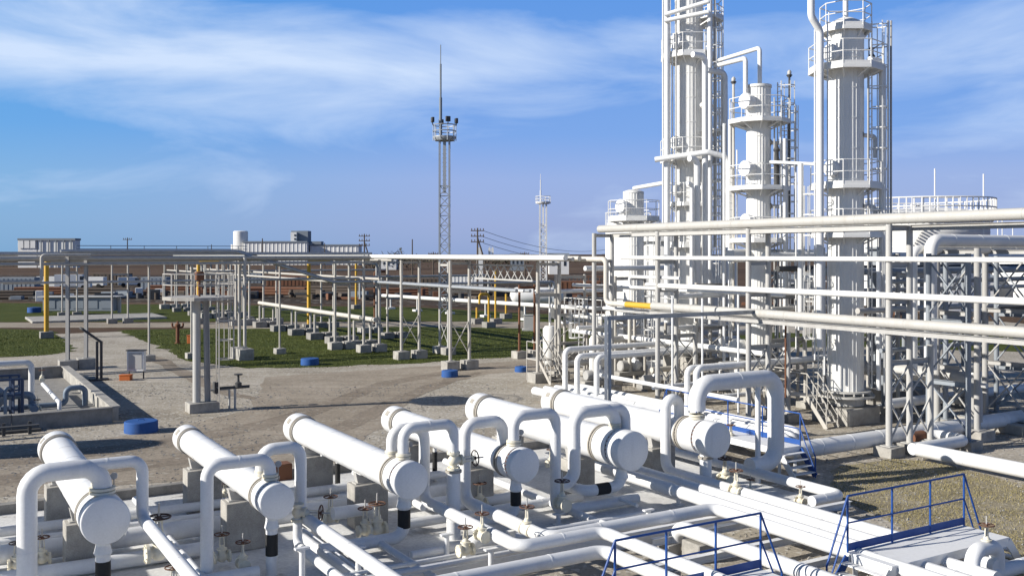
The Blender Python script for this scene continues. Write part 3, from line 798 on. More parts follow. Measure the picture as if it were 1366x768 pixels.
FAR2 = [(80, 'pipe trestle on the far lawn behind the cream pipe'), (95, 'pipe trestle by the narrow path behind the lawn'), (107, 'dense pipe trestle behind the round platform'), (128, 'farthest pipe trestle, by the junk yard')]
for b, lab in FAR2[1:]:
    trestle([A(25.9, b), A(27.2, b), A(28.6, b), A(29.9, b)], 6.5, lab, (6.4, 4.8), (), 'rack', .2, 1.1, .6)
trestle([A(31.0, 60), A(31.0, 61.3)], 6.4, 'pipe trestle on the lawn behind the lattice girder', (6.3, 4.8), ((.6, 2.2),), 'steelw', .18, .8, .5)
trestle([A(34.0, 55.5), A(35.2, 55.5)], 4.9, 'short pipe trestle with a brown post on the lawn behind the lattice girder', (4.8,), (), 'brown', .16, .8, .5)
trestle([A(41, 64), A(42, 64)], 4.9, 'short pipe trestle on the right part of the lawn', (4.8,), (), 'steelw', .16, .8, .5)
trestle([A(33, 80), A(34.2, 80)], 6.3, 'pipe trestle beyond the lawn behind the yellow pipes', (6.2, 4.6), (), 'steelw', .18, .9, .5)

# pipes carried by the racks
def rp(a, z, b0, b1, r, label, mat='white2', bands=6.0, tail='', group='rack pipes', **k):
    return pipe(route(A(a, b0, z), 'b=%g %s' % (b1, tail)), r, label, mat, group=group, bands=bands, **k)
rp(28.55, 8.2, 39.0, 8, .185, 'long beige pipe along the very top of the near rack', 'pipegrey')
m = MB(); m.channel(A(29.6, 39.4, 7.9), A(29.6, 10, 7.9), .16, .2); m.channel(A(28.5, 36.4, 7.9), A(28.5, 22.2, 7.9), .14, .2)
solo('rack_beam', m, M['steelw'], 'long steel beams under the top pipe of the near rack', 'beam', smooth=False)
rp(28.36, 6.8, 37.0, 8, .09, 'slim white pipe crossing the near rack at horizon height')
rp(28.36, 5.55, 34.2, 8, .115, 'white pipe at mid height of the near rack')
rp(29.05, 5.55, 36, 14, .08, 'thin white pipe behind the mid-height pipe of the near rack')
pipe(route(A(28.7, 33.2, 5.9), 'b=36.8 z-.5 b=33.5'), .08, 'small white hairpin pipe at the left of the near rack', group='rack pipes', bands=0)
# big beige pipe and the pipe with the yellow stretch
rp(28.32, 4.62, 34.6, 8, .175, 'long grey-beige pipe along the lower level of the near rack', 'pipegrey', 5)
m = MB(); m.channel(A(28.36, 34.9, 4.32), A(28.36, 8, 4.32), .14, .18)
solo('rack_beam', m, M['grey'], 'dark steel beam under the long grey-beige pipe', 'beam', smooth=False)
gp = route(A(28.35, 64.2, 6.72), 'b=38.2 zy404 b=9')
yb = MB(); c = A(28.35, 36.6, gp[2].z); yb.lathe(c, -UB, [(0, .12), (0, .137), (2.0, .137), (2.0, .12)], 18)
pipe(gp, .13, 'pale pipe that drops in an elbow at the rack and carries a yellow stretch', 'beige', group='rack pipes', bands=6, kids=[('yellow_band', yb, 'yellow')])
rp(28.8, 4.30, 39, 20, .09, 'thin white pipe below the yellow stretch', 'white2')
# inverted-U frame of galvanised channel
t = thing('portal_frame', 'dark galvanised inverted U frame between the rightmost exchanger and the rack', 'frame', A(21, 28.2, 0))
for s in (-.08, .08):
    m = MB(); m.channel(A(21 + s, 28.2, 0), A(21 + s, 28.2, 4.75), .11, .11, .015); m.build('post', M['galv'], t, smooth=False)
m = MB(); m.channel(A(20.92, 28.2, 4.68), A(29.4, 28.2, 4.68), .15, .15, .02); m.build('crossbeam', M['galv'], t, smooth=False)

for a_, z, r, mt, lab in ((27.05, 6.78, .14, 'white2', 'white pipe on the far rack, nearest one'), (27.5, 6.72, .10, 'steelw', 'grey pipe in the middle of the far rack'),
                          (27.9, 6.75, .12, 'beige', 'beige pipe on the far rack behind the middle one')):
    pipe(route(A(a_, 39.8, z), 'b=128'), r, lab, mt, group='rack pipes', bands=7)
for a_, z, r, mt, lab in ((27.1, 5.0, .10, 'galv', 'lower grey pipe of the far rack, left one'), (27.55, 4.98, .08, 'white2', 'lower white pipe of the far rack'), (27.95, 4.98, .09, 'galv', 'lower grey pipe of the far rack, right one')):
    pipe(route(A(a_, 44.5, z), 'b=%g' % (63.6 + a_ - 27)), r, lab, mt, group='rack pipes', bands=7)
for k, (bz, z, r, mt, lab) in enumerate(((64.1, 6.72, .13, 'rack', 'pale pipe on the left branch rack, nearest the viewer'), (64.5, 6.98, .10, 'galv', 'grey pipe on top of the left branch rack'),
                          (64.9, 6.62, .12, 'rack', 'tan pipe on the left branch rack'), (65.3, 7.02, .08, 'dark', 'dark pipe at the rear of the left branch rack'))):
    pipe(route(A(27.2, bz, z), 'a=-20'), r, lab, mt, group='rack pipes', bands=7)  # darker tones paint in the shade on these backlit pipes
m = MB()
for s in (7.28, 7.48): m.tube([A(8, 65.5, s), A(18.6, 65.5, s)], .025, 6)
for k in range(6): m.tube([A(8 + k * 2, 65.5, 6.9), A(8 + k * 2, 65.5, 7.48)], .025, 6)
solo('walkway_railing', m, M['bluegrey'], 'dark blue handrail on top of the left branch rack', 'railing')
for k, (bz, r, mt, lab) in enumerate(((64.25, .10, 'galv', 'dark slanting pipe stepping down from the left branch rack'), (64.62, .08, 'rack', 'pale slanting pipe stepping down from the left branch rack'))):
    s = A(17.5 + k * .4, bz, 7.15); e = A(24.2 + k * .3, bz, 5.02); f_ = A(27.0 + .5 * k, bz, 5.02)
    pipe([A(7, bz, 7.15), s, e, f_], r, lab, mt, group='rack pipes', bands=0)
pipe(route(A(8.6, 63.7, 6.9), 'a=5.9 z=5.35 a=-8'), .095, 'pale grey pipe stepping down left of the dark trestle', 'rack', group='rack pipes', bands=0)  # darker tone, backlit shade put into the pipe colour
# lattice girder under the far rack
m = MB()
p0, p1 = A(28.45, 45.0), A(28.45, 52.0)
for z in (5.5, 6.32): m.bar(p0 + UP * z, p1 + UP * z, .09, .09)
nb = 9
for k in range(nb):
    q0, q1 = p0.lerp(p1, k / nb), p0.lerp(p1, (k + 1) / nb)
    m.bar(q0 + UP * 5.5 - WA * .02, q1 + UP * 6.32 - WA * .02, .045); m.bar(q0 + UP * 6.32 + WA * .03, q1 + UP * 5.5 + WA * .03, .045)
solo('lattice_girder', m, M['steelw'], 'cross-braced lattice girder under the far rack between two trestles', 'girder', smooth=False)

# low cream pipe on short posts
lp = route(A(27.6, 64.6, 2.25), 'b=93')
pipe(lp, .17, 'low cream pipe running back over the lawn on short posts', 'beige', group='rack pipes', bands=4)
for k, (b, lab) in enumerate(((67.8, 'nearest short twin support of the low cream pipe'), (72.0, 'second short twin support of the low cream pipe from the rack corner'), (76.3, 'third short twin support of the low cream pipe from the rack corner'),
                              (81, 'fourth short twin support of the low cream pipe from the rack corner'), (86, 'fifth short twin support of the low cream pipe from the rack corner'), (91.5, 'farthest short twin support of the low cream pipe'))):
    trestle([A(27.2, b), A(28.5, b)], 2.05, lab, (2.04,), (), 'rack', .2, 1.1, .55, 'low pipe supports', footmat='concd')

# far low white pipe with its white stands
wl = [A(49.8, 115, 1.65), A(55.2, 78, 1.65)]
pipe(wl, .22, 'long low white pipe far behind the lawn', 'white2', bands=6)
for k, f_ in enumerate((.06, .22, .4, .58, .76, .93)):
    q = wl[0].lerp(wl[1], f_); m = MB(); q0 = Vector((q.x, q.y, 0))
    m.box(q0 + UP * .75, (.14, .14, 1.5), WA, UB); m.box(q0 + UP * .12, (.9, .9, .24), WA, UB)
    solo('pipe_support', m, M['white2'], 'white stand of the far low pipe, %s from its left end' % ('first', 'second', 'third', 'fourth', 'fifth', 'sixth')[k], 'post', 'stands of the far low pipe')

# ------------------------------------------------------------------ right-hand steelwork
def braced_tower(pts, h, label, pan, mat='grey', pw=.24):
    return trestle(pts, h, label, [z for z, _ in pan[1:]] + [h - .05], pan, mat, pw, .9, .4, 'braced towers')
braced_tower([A(33.8, 22.3), A(33.8, 24.0)], 7.2, 'braced steel tower carrying the elbow of the grey duct', [(.6, 2.6), (2.7, 4.7), (4.8, 6.9)])
braced_tower([A(36.9, 22.2), A(36.9, 24.0)], 7.2, 'braced steel tower at the right picture edge under the grey duct', [(.6, 2.6), (2.7, 4.7), (4.8, 6.9)])
braced_tower([A(40.5, 22.2), A(40.5, 24.2)], 7.2, 'braced steel tower beyond the right picture edge', [(.6, 2.6), (2.7, 4.7), (4.8, 6.9)])
braced_tower([A(37.5, 30.0), A(39.3, 30.0)], 7.0, 'braced steel tower behind the white risers right of the tall tower', [(.6, 2.6), (2.7, 4.7), (4.8, 6.8)])
braced_tower([A(42.5, 31.0), A(44.3, 31.0)], 7.0, 'braced steel tower in the rear of the right steelwork', [(.6, 2.6), (2.7, 4.7), (4.8, 6.8)])
pipe(route(A(32.7, 23.5, 2.6), 'z=7.5 a=52'), .235, 'fat grey-blue duct with an elbow at the upper right', 'white2', group='ducts at the right', bend=.45)
pipe(route(A(32.2, 23.9, 2.4), 'z=7.15 a=50'), .17, 'thinner white riser beside the grey-blue duct elbow', 'white2', group='ducts at the right', bend=.35)
for a_, z, r, mt, lab in ((30.9, 6.85, .2, 'white2', 'white pipe level with the horizon behind the right trestle'), (30.9, 6.35, .12, 'dark', 'dark pipe below the horizon at the right'), (31, 5.4, .1, 'steelw', 'grey pipe at mid height in the right steelwork')):
    pipe(route(A(a_, 27.5 + (z - 5) * 1.5, z), 'a=56'), r, lab, mt, group='ducts at the right', bands=5)
pipe(route(A(31.5, 33, 6.9), 'a=37'), .3, 'short fat blue-grey pipe behind the tall right tower', 'white2', group='ducts at the right')
pipe(route(A(24.4, 24.6, .5), 'b=22.75 a=39 z=0'), .28, 'fat white ground pipe running right behind the walkway stair', bands=1.5)
pipe(route(A(33.3, 27.5, 2.2), 'a=34.3 b=22.75 z=.6'), .29, 'fat pale pipe from the tall right tower bending down to the ground pipe', 'steelw', bands=0)
pz_ = pz(1224, 600, .42)
pipe(route(pz_ + UB * .2, 'ax1290 b+1.3 a-1.3'), .2, 'white ground pipe looping with a rusty end below the near trestle', bands=0, kids=[collar(route(pz_ + UB * .2, 'ax1290 b+1.3 a-1.3')[-1] + WA * .3, WA, .215, .7, 'brown', 'rusty_sleeve')])
pipe(route(pz_ + WA * .1 + UB * .05, 'b-14'), .23, 'thick white ground pipe leaving at the right edge below the near trestle', bands=3)
pipe(route(A(40, 25.5, 1.8), 'a=35.4 b+2'), .12, 'white pipe at knee height in the right steelwork', bands=4)
pipe(route(A(33.5, 26, .9), 'a=43'), .2, 'white pipe low behind the right braced towers', bands=4)
pipe(route(A(36.4, 26.0, 0), 'z=1.7 b-2.4'), .1, 'small white arch pipe in the right steelwork', bands=0)
m = MB(); m.box(A(37.2, 23.0, .2), (2.4, 2.6, .4), WA, UB, .03)
solo('concrete_block', m, M['conc'], 'flat concrete block under the right edge tower', 'block')
m = MB(); m.prism([A(33.3, 23.4, 0), A(34.8, 23.4, 0), A(34.5, 23.4, .5), A(33.6, 23.4, .5)], -UB * .5)
solo('concrete_block', m, M['concd'], 'sloped concrete block under the fat ground pipe', 'block')

# pipe bank beside the walkway (behind the rightmost exchanger)
for k in range(5):
    a_ = 24.75 + .62 * k
    pipe(route(A(a_, 23.6 + .35 * k, .12), 'z=.5 b=39'), .2, ('leftmost', 'second', 'middle', 'fourth', 'rightmost')[k] + ' white pipe of the bank behind the blue walkway' + (' counted from the walkway' if k in (1, 3) else ''), group='pipe bank behind the walkway', bands=2.5)
pipe(route(A(24.3, 36.8, .55), 'a+1.6 b-4'), .14, 'white pipe with a blunt end left of the bank', bands=0)
UPI = [(754, 37.6, 466, 36.5, .13, 'white riser bending right, leftmost of three behind the exchangers'), (770, 36.2, 475, 37, .13, 'white riser bending right, middle of three behind the exchangers'),
       (796, 35.5, 476, 36, .13, 'white riser bending right, rightmost of three behind the exchangers'), (917, 29.6, 491, 34, .12, 'white riser beside the blue rail, left one of a pair'), (929, 29.2, 491, 33, .13, 'white riser beside the blue rail, right one of a pair')]
for px, b, py, ae, r, lab in UPI:
    k = (px - CX) / F; a_ = (k * UB.y - UB.x) * b / (WA.x - k * WA.y)
    pipe(route(A(a_, b, .3), 'zy%g a=%g' % (py, ae)), r, lab, 'white', group='white risers', bands=2)
for px, b, py0, py1, r, mt, lab in ((897, 31.5, 535, 395, .045, 'white', 'thin white tube rising behind the rightmost exchanger'), (937, 30.5, 535, 398, .045, 'white', 'thin white tube rising beside the blue rail'),
                              (985, 29.5, 560, 392, .045, 'white', 'thin white tube rising above the fattest pipe'), (961, 36, 500, 400, .1, 'white', 'white pipe standing behind the middle of the rack'),
                              (1048, 27.9, 530, 425, .04, 'brown', 'thin rusty tube beside the grey post'), (913, 42, 480, 380, .11, 'steelw', 'grey pipe standing below the left double tower'),
                              (1010, 40, 500, 360, .08, 'beige', 'beige tube standing below the middle tower'), (975, 42, 470, 350, .09, 'white', 'white pipe standing left of the middle tower foot'),
                              (860, 45, 480, 360, .08, 'white', 'white tube standing beside the short vessel'), (840, 40, 500, 420, .1, 'beige', 'beige stub post before the short vessel')):
    k = (px - CX) / F; a_ = (k * UB.y - UB.x) * b / (WA.x - k * WA.y); q = A(a_, b, 0)
    pipe([Vector((q.x, q.y, max(.05, zat(q.y, py0)))), Vector((q.x, q.y, zat(q.y, py1)))], r, lab, mt, group='standing tubes', bands=0)
for a0, b, z, a1, r, mt, lab in ((29.8, 41, 2.5, 42, .18, 'steelw', 'grey pipe low behind the rack, left part'), (29, 39.0, 2.0, 40, .16, 'beige', 'beige pipe low behind the rack'), (27.0, 33, 1.2, 36, .1, 'white', 'white pipe at knee height behind the risers'),
                              (28, 31, .9, 33, .1, 'white', 'white pipe near the ground behind the walkway'), (30.9, 33, 1.9, 40, .2, 'grey', 'grey shaded pipe behind the middle trestle'), (31, 36.5, 3.4, 41, .1, 'white', 'white pipe at post height behind the rack'),
                              (30, 43, 3.0, 44, .12, 'white', 'white pipe before the short vessel'), (31, 38, 1.2, 42, .14, 'beige', 'beige pipe at knee height before the left double tower')):
    pipe(route(A(a0, b, z), 'a=%g' % a1), r, lab, mt, group='low cross pipes', bands=4)
for a_, b0, z, b1, r, lab in ((31.4, 45, 4.0, 30, .09, 'thin white pipe behind the rear posts of the near rack'), (31.6, 46, 2.6, 31, .13, 'white pipe at head height behind the near rack'), (26.2, 36, 1.5, 27, .09, 'thin white pipe on stands left of the rack'), (31.8, 46, 5.2, 30, .1, 'white pipe high behind the near rack')):
    pipe(route(A(a_, b0, z), 'b=%g' % b1), r, lab, 'white', group='low cross pipes', bands=4)
# pedestals and pump bases among the rack legs
for k, (px, py, w, h, lab) in enumerate(((900, 478, 2.6, .8, 'weathered concrete base below the left double tower'), (760, 488, 2.2, .9, 'dark concrete pump base behind the little stair'), (835, 505, 1.6, .7, 'concrete pump base between the rack legs'),
                                (790, 515, 1.1, .5, 'small pale concrete base behind the risers'), (870, 520, 1.3, .5, 'small concrete base beside the rack leg'), (1020, 500, 2.6, 1.0, 'concrete base below the middle tower'),
                                (955, 520, 1.4, .5, 'low concrete base behind the blue rail'), (1195, 545, 2.0, .9, 'dark concrete base right of the tall right tower'), (1290, 540, 2.2, .8, 'concrete base among the right steelwork'))):
    m = MB(); q = pz(px, py, 0); m.box(q + UP * (h / 2), (w, w * .7, h), WA, UB, .03)
    o = solo('equipment_plinth', m, M['concd'], lab, 'concrete plinth')
def pump(p, label, sc=1.0, mat='grey'):
    t = thing('pump', label, 'pump', p)
    m = MB(); m.lathe(p + UP * .45 * sc - WA * .5 * sc, WA, [(0, 0), (0, .22 * sc), (.05, .26 * sc), (.5 * sc, .26 * sc), (.55 * sc, .2 * sc), (.55 * sc, .06), (.75 * sc, .06)], 14); m.build('motor', M[mat], t)
    m = MB(); m.lathe(p + UP * .45 * sc + WA * .2 * sc, WA, [(0, 0), (0, .15 * sc), (.1 * sc, .3 * sc), (.3 * sc, .3 * sc), (.4 * sc, .12 * sc), (.55 * sc, .12 * sc), (.55 * sc, 0)], 14); m.cyl(p + UP * .5 * sc + WA * .4 * sc, p + UP * 1.3 * sc + WA * .4 * sc, .1 * sc); m.build('pump_casing', M['white'], t)
    m = MB(); m.box(p + UP * .1 * sc, (1.5 * sc, .6 * sc, .2 * sc), WA, UB, .02); m.build('base', M['conc'], t)
pump(pz(792, 512, .5), 'grey pump between the white risers'); pump(pz(868, 517, .5), 'grey pump beside the rack leg', .9); pump(pz(838, 500, .7), 'pump on a base before the short vessel', 1.1)
pump(pz(1000, 495, 1.0), 'pump on the base below the middle tower', 1.1); pump(pz(1290, 536, .8), 'pump on the base among the right steelwork', 1.1)

# little steel stairs
def steel_stair(p, d, h, run, w, label, plat=0):
    t = thing('steel_stair', label, 'stair', p); s = UP.cross(d).normalized()
    for q in (-1, 1):
        m = MB(); m.bar(p + s * (q * w / 2), p + s * (q * w / 2) + d * run + UP * h, .04, .18); m.build('stringer', M['rack'], t, smooth=False)
        m = MB(); o_ = p + s * (q * w / 2)
        m.tube([o_, o_ + UP * .95, o_ + UP * (h + .95) + d * run] + ([o_ + UP * (h + .95) + d * (run + plat)] if plat else []), .025, 6, bend=.05)
        m.tube([o_ + UP * .5, o_ + UP * (h + .5) + d * run] + ([o_ + UP * (h + .5) + d * (run + plat)] if plat else []), .018, 6, bend=.05)
        m.tube([o_ + UP * h + d * run, o_ + UP * (h + .95) + d * run], .025, 6)
        m.tube([o_ + UP * h * .5 + d * run * .5, o_ + UP * (h * .5 + .95) + d * run * .5], .02, 6)
        if plat: m.tube([o_ + d * (run + plat), o_ + UP * (h + .95) + d * (run + plat)], .03, 6)
        m.build('handrail', M['rack'], t)
    m = MB(); n = max(3, int(h / .22))
    for k in range(1, n + 1): m.box(p + d * (run * k / n) + UP * (h * k / n - .02), (.24, w - .06, .03), d, s)
    m.build('tread', M['rack'], t, smooth=False)
    if plat:
        m = MB(); m.box(p + d * (run + plat / 2) + UP * h, (plat, w + .1, .06), d, s); m.build('landing', M['rack'], t, smooth=False)
steel_stair(A(31.1, 26.8, 0), UB, 1.15, 1.0, .65, 'little pale steel stair at the foot of the tall right tower', 3.0)
steel_stair(A(29.0, 43.4, 0), UB, 1.2, 1.2, .9, 'little steel stair beside the trestle near the third blue lid', 1.2)
steel_stair(A(30.5, 36.0, 0), WA, 1.2, 1.2, .8, 'little steel stair between the rack legs', 1.5)

# ------------------------------------------------------------------ towers
def fluted(mb, c, r, z0, z1, n=26, rib=.013):
    pat = []
    for k in range(n):
        for f_, e in ((0, 0), (.62, 0), (.70, rib), (.92, rib)): pat.append((2 * PI * (k + f_) / n, r + e))
    rows = []
    zs = [z0]
    while zs[-1] < z1 - 1.6: zs.append(zs[-1] + 1.25)
    zs.append(z1)
    for z in zs:
        i = len(mb.v)
        for t, rr in pat: mb.v.append(Vector((c.x + math.cos(t) * rr, c.y + math.sin(t) * rr, z)))
        rows.append(list(range(i, i + len(pat))))
    for p_, q in zip(rows, rows[1:]): mb.join(p_, q)
    mb.f.append(tuple(rows[-1])); mb.f.append(tuple(reversed(rows[0])))
    for z in zs[1:-1]: mb.lathe(Vector((c.x, c.y, z)), UP, [(0, r), (0, r + rib + .006), (.03, r + rib + .006), (.03, r)], 48)
def ring_platform(t, c, z, r0, r1, a0=0.0, a1=2 * PI, n=8, ph=PI / 8, rail=1.05, mat='white2', toe=.14, brackets=True, rr=.022):
    full = abs(a1 - a0 - 2 * PI) < 1e-3
    ang = [a0 + ph + (a1 - a0) * k / n for k in range(n + 1)]
    P = lambda r, a_, zz: Vector((c.x + math.cos(a_) * r, c.y + math.sin(a_) * r, zz))
    d = MB()
    for k in range(n):
        q = [P(r0, ang[k], z), P(r1, ang[k], z), P(r1, ang[k + 1], z), P(r0, ang[k + 1], z)]
        d.prism(q, UP * .05)
        d.bar(P(r1 - .02, ang[k], z - .05), P(r1 - .02, ang[k + 1], z - .05), .05, .10 if toe else .06)
        if brackets: d.bar(P(r0, ang[k], z - .35), P(r1 - .05, ang[k], z - .04), .05, .06)
    d.build('platform_deck', M[mat], t, smooth=False)
    m = MB()
    for k in range(n + (0 if full else 1)):
        m.tube([P(r1 - .03, ang[k], z), P(r1 - .03, ang[k], z + rail)], rr, 6)
    for k in range(n):
        for f_ in (1.0, .55): m.tube([P(r1 - .03, ang[k], z + rail * f_), P(r1 - .03, ang[k + 1], z + rail * f_)], rr, 6)
        if toe: m.bar(P(r1 - .03, ang[k], z + .05 + toe / 2), P(r1 - .03, ang[k + 1], z + .05 + toe / 2), .012, toe)
    m.build('railing', M[mat], t)
def ladder(t, p, out, z0, z1, cage=True, mat='white2', w=.46):
    s = UP.cross(out).normalized(); m = MB()
    for q in (-1, 1): m.bar(p + s * (q * w / 2) + UP * z0, p + s * (q * w / 2) + UP * z1, .05, .03)
    z = z0 + .3
    while z < z1: m.tube([p - s * (w / 2) + UP * z, p + s * (w / 2) + UP * z], .016, 5); z += .32
    m.build('ladder', M[mat], t)
    if cage:
        m = MB(); R = .38
        def hoop(z): return [p + s * (w / 2) + UP * z] + [p + out * (.38 + R * math.sin(a_) * .9) + s * (R * math.cos(a_)) + UP * z for a_ in [PI * k / 8 for k in range(9)]] + [p - s * (w / 2) + UP * z]
        z = z0 + 2.2
        while z < z1:
            h = hoop(z)
            for q, e in zip(h, h[1:]): m.bar(q, e, .012, .05)
            z += .85
        h = hoop(0)
        for k in (1, 3, 5, 7, 9): m.bar(h[k] + UP * (z0 + 2.2), h[k] + UP * (z1), .04, .01)
        m.build('cage', M[mat], t)
def manhole(t, c, z, out, r, reach):
    m = MB(); o_ = Vector((c.x, c.y, z)); d = out.normalized()
    m.lathe(o_, d, [(0, r * .8), (reach - .16, r * .8), (reach - .16, r), (reach - .04, r), (reach, r * .93), (reach, 0)], 24); m.build('manhole', M['shell'], t)
CAMD = Vector((-.84, -.54, 0))
def tower(px, Y, r, z0, z1, label, plats, holes, lads, plinth=True, flat=False):
    c = gd(px, Y); t = thing('process_tower', label, 'tower', c, 'tall process towers')
    m = MB(); fluted(m, c, r, z0, z1); m.build('shell', M['white2'], t)
    m = MB(); m.lathe(c + UP * z1, UP, [(-.02, r + .05), (.1, r + .05), (.1, r * .9), (.14, 0)] if flat else [(-.02, r + .05), (.1, r + .05), (.28, r * .8), (.42, r * .4), (.46, 0)], 32); m.build('top_head', M['white2'], t)
    m = MB(); m.lathe(c + UP * (z0 - .02), UP, [(-.55, r + .02), (-.2, r + .02), (-.2, r + .45), (-.12, r + .45), (-.12, r + .02), (0, r + .02), (0, r + .30), (.06, r + .30), (.06, r)], 32)
    for k in range(16):
        a_ = 2 * PI * k / 16; q = c + Vector((math.cos(a_), math.sin(a_), 0)) * (r + .2)
        m.box(q + UP * (z0 - .06), (.03, .3, .1), UP.cross(Vector((math.cos(a_), math.sin(a_), 0))), Vector((math.cos(a_), math.sin(a_), 0)))
    m.build('skirt', M['steelw'], t)
    if plinth:
        m = MB(); m.box(c + UP * ((z0 - .6) / 2), (r * 2.7, r * 2.7, z0 - .6), WA, UB, .03); m.build('plinth', M['conc'], t)
    for pl in plats: ring_platform(t, c, pl[0], r, *pl[1:])
    for z, rr, reach in holes: manhole(t, c, z, CAMD, rr, reach)
    for ang, rad, za, zb, cg in lads:
        o_ = Vector((math.cos(ang), math.sin(ang), 0)); ladder(t, c + o_ * rad, o_, za, zb, cg)
    return c
c3 = tower(1128, 40.6, .715, 1.3, 16.35, 'tall white ribbed tower at the right with its whole foot in view',
           [(16.25, 1.05), (14.6, 1.5), (9.75, 1.42), (7.75, 1.42)], [(15.25, .36, 1.05), (10.5, .34, 1.0), (8.3, .3, .95)], [(-.1, 1.0, 1.5, 16.6, True), (-.35, 1.5, 1.2, 9.8, False), (3.3, 1.1, 1.3, 9.8, True)])
c1 = tower(919, 50.0, .70, 2.4, 22.5, 'tallest white ribbed tower, crowded by pipes and cut by the top edge',
           [(18.9, 1.75, -.9, 1.5, 4, 0), (17.0, 1.45), (13.2, 1.9, -.8, 1.2, 3, 0), (11.75, 1.5, 0.0, 2 * PI, 8, PI / 8, 1.05, 'white2', .08), (9.5, 1.2, 0.0, 2 * PI, 8, PI / 8, 1.05, 'white2', .06), (7.4, 1.2)], [(17.75, .4, 1.0), (12.6, .36, 1.0), (10.2, .3, .95)], [(-.25, 1.0, 2.6, 19.5, True), (3.0, .95, 9, 20, False), (-.75, 1.15, 5, 18.5, True), (.55, 1.5, 3, 19, True)])
c2 = tower(1012, 45.3, .545, 2.4, 14.7, 'shorter white ribbed tower standing between the two tall ones',
           [(13.1, 1.4, 0.0, 2 * PI, 9, PI / 8, 1.05, 'white2', .06), (10.0, 1.4, 0.0, 2 * PI, 9, PI / 8, 1.05, 'white2', .06), (7.6, 1.35, 0.0, 2 * PI, 8, PI / 8, 1.05, 'white2', .06)], [(14.0, .38, .95), (10.9, .38, .95), (8.5, .34, .9)], [(.1, 1.0, 2.4, 15, True), (-.3, 1.3, 2.4, 11, False), (.5, 1.6, 3, 14, True), (2.7, 1.3, 3, 11, False)], True, True)
def vpipe(px, Y, py0, py1, r, label, mat='white', tail='', bands=3):
    p = gd(px, Y, zat(Y, py0)); q = gd(px, Y, zat(Y, py1))
    pts = [p, q]
    if tail: pts += route(q, tail)[1:]
    return pipe(pts, r, label, mat, group='tower risers', bands=bands)
G_ = 'tower risers'
# risers on the right tower
pipe([gd(1082, 39.4, 20), gd(1082, 39.4, zat(39.4, 22)), gd(1094, 39.6, zat(39.6, 42)), gd(1094, 39.6, 3.2)], .145, 'white riser with a swan-neck jog left of the right tower', group=G_, bands=3, bend=.4)
pipe([gd(1128, 40.6, 16.7), gd(1128, 40.6, 20)], .11, 'short white vent pipe on the crown of the right tower', group=G_, bands=0)
vpipe(1177, 40.4, 470, 83, .15, 'white riser right of the right tower with an elbow below the upper deck', tail='a-.8')
for px, lab in ((1184.5, 'slim mast rail, left one of a pair right of the right tower'), (1188.5, 'slim mast rail, right one of a pair right of the right tower')):
    vpipe(px, 41.5, 520, 28, .05, lab, 'steelw', bands=0)
vpipe(1087, 39.8, 480, 40, .035, 'thin tube just left of the swan-neck riser', 'white', bands=0)
vpipe(1104, 39.7, 480, 30, .03, 'thin tube along the left side of the right tower', 'white', bands=0)
vpipe(1068, 41, 440, 218, .12, 'white riser in the gap left of the right tower', 'white')
pipe([gd(1028, 44.5, zat(44.5, 216)), gd(1088, 40.6, zat(40.6, 219))], .07, 'thin level pipe linking the middle tower to the right tower', group=G_, bands=0)
vpipe(1172, 39.9, 520, 345, .09, 'white tube beside the right tower foot', 'white', bands=0)
# risers on the left tower
Y1 = 48.7
for px, Y, y0, y1, r, mt, lab, tail in (
        (890, 49.2, 430, -20, .15, 'white', 'white riser up the left side of the tallest tower', ''),
        (884.5, 49.6, 310, -10, .05, 'white', 'thin tube outside the left riser of the tallest tower', ''),
        (940.5, 48.3, 430, 75, .15, 'white', 'white riser on the tallest tower ending in an elbow at the first deck', 'a-.8'),
        (947, 48.7, 440, -20, .13, 'white', 'white riser right of the elbowed one on the tallest tower', ''),
        (930, 48.0, 430, 212, .16, 'white', 'white riser on the tallest tower stopping below the middle deck', 'a-.5'),
        (923, 47.8, 420, 245, .11, 'white', 'white riser on the front of the tallest tower, lowest of them', 'a-.3'),
        (967, 48.9, 430, 97, .14, 'white', 'white riser in the gap right of the tallest tower', 'a-1.2'),
        (953.5, 48.9, 330, -20, .06, 'steelw', 'thin grey tube right of the tallest tower', ''),
        (974, 46.5, 440, 160, .10, 'white', 'white tube left of the middle tower', ''),
        (978.5, 46.2, 440, 110, .06, 'beige', 'thin tan tube with a lamp left of the middle tower', ''),
        (1053, 45.5, 300, 98, .05, 'dark', 'thin dark mast right of the middle tower', ''),
        (1047, 44.4, 480, 185, .09, 'white', 'white tube right of the middle tower', ''),
        (966, 45.8, 490, 165, .07, 'white', 'slim white tube between the tallest and the middle tower', '')):
    vpipe(px, Y, y0, y1, r, lab, mt, tail, 3 if r > .1 else 0)
pipe([gd(955, 49, zat(49, 82)), gd(1013.5, 45.3, zat(45.3, 64)), gd(1013.5, 45.3, 14.9)], .10, 'white overhead pipe dropping onto the crown of the middle tower', group=G_, bands=3)
pipe([gd(955, 48.6, zat(48.6, 88)), gd(994.5, 45, zat(45, 78)), gd(994.5, 45, 13.9)], .11, 'white overhead pipe dropping to the manhole of the middle tower', group=G_, bands=3)
pipe([gd(874, 49, zat(49, 213)), gd(944, 48.0, zat(48, 203)), gd(971, 48.0, zat(48, 210)), gd(971, 48, zat(48, 330))], .14, 'white pipe girdling the tallest tower below its middle deck', group=G_, bands=2)
pipe([gd(887, 49, zat(49, 20)), gd(946, 48.0, zat(48, 2))], .11, 'white level pipe across the top of the tallest tower, upper one', group=G_, bands=2)
pipe([gd(887, 49, zat(49, 28)), gd(946, 48.0, zat(48, 16))], .11, 'white level pipe across the top of the tallest tower, lower one', group=G_, bands=2)
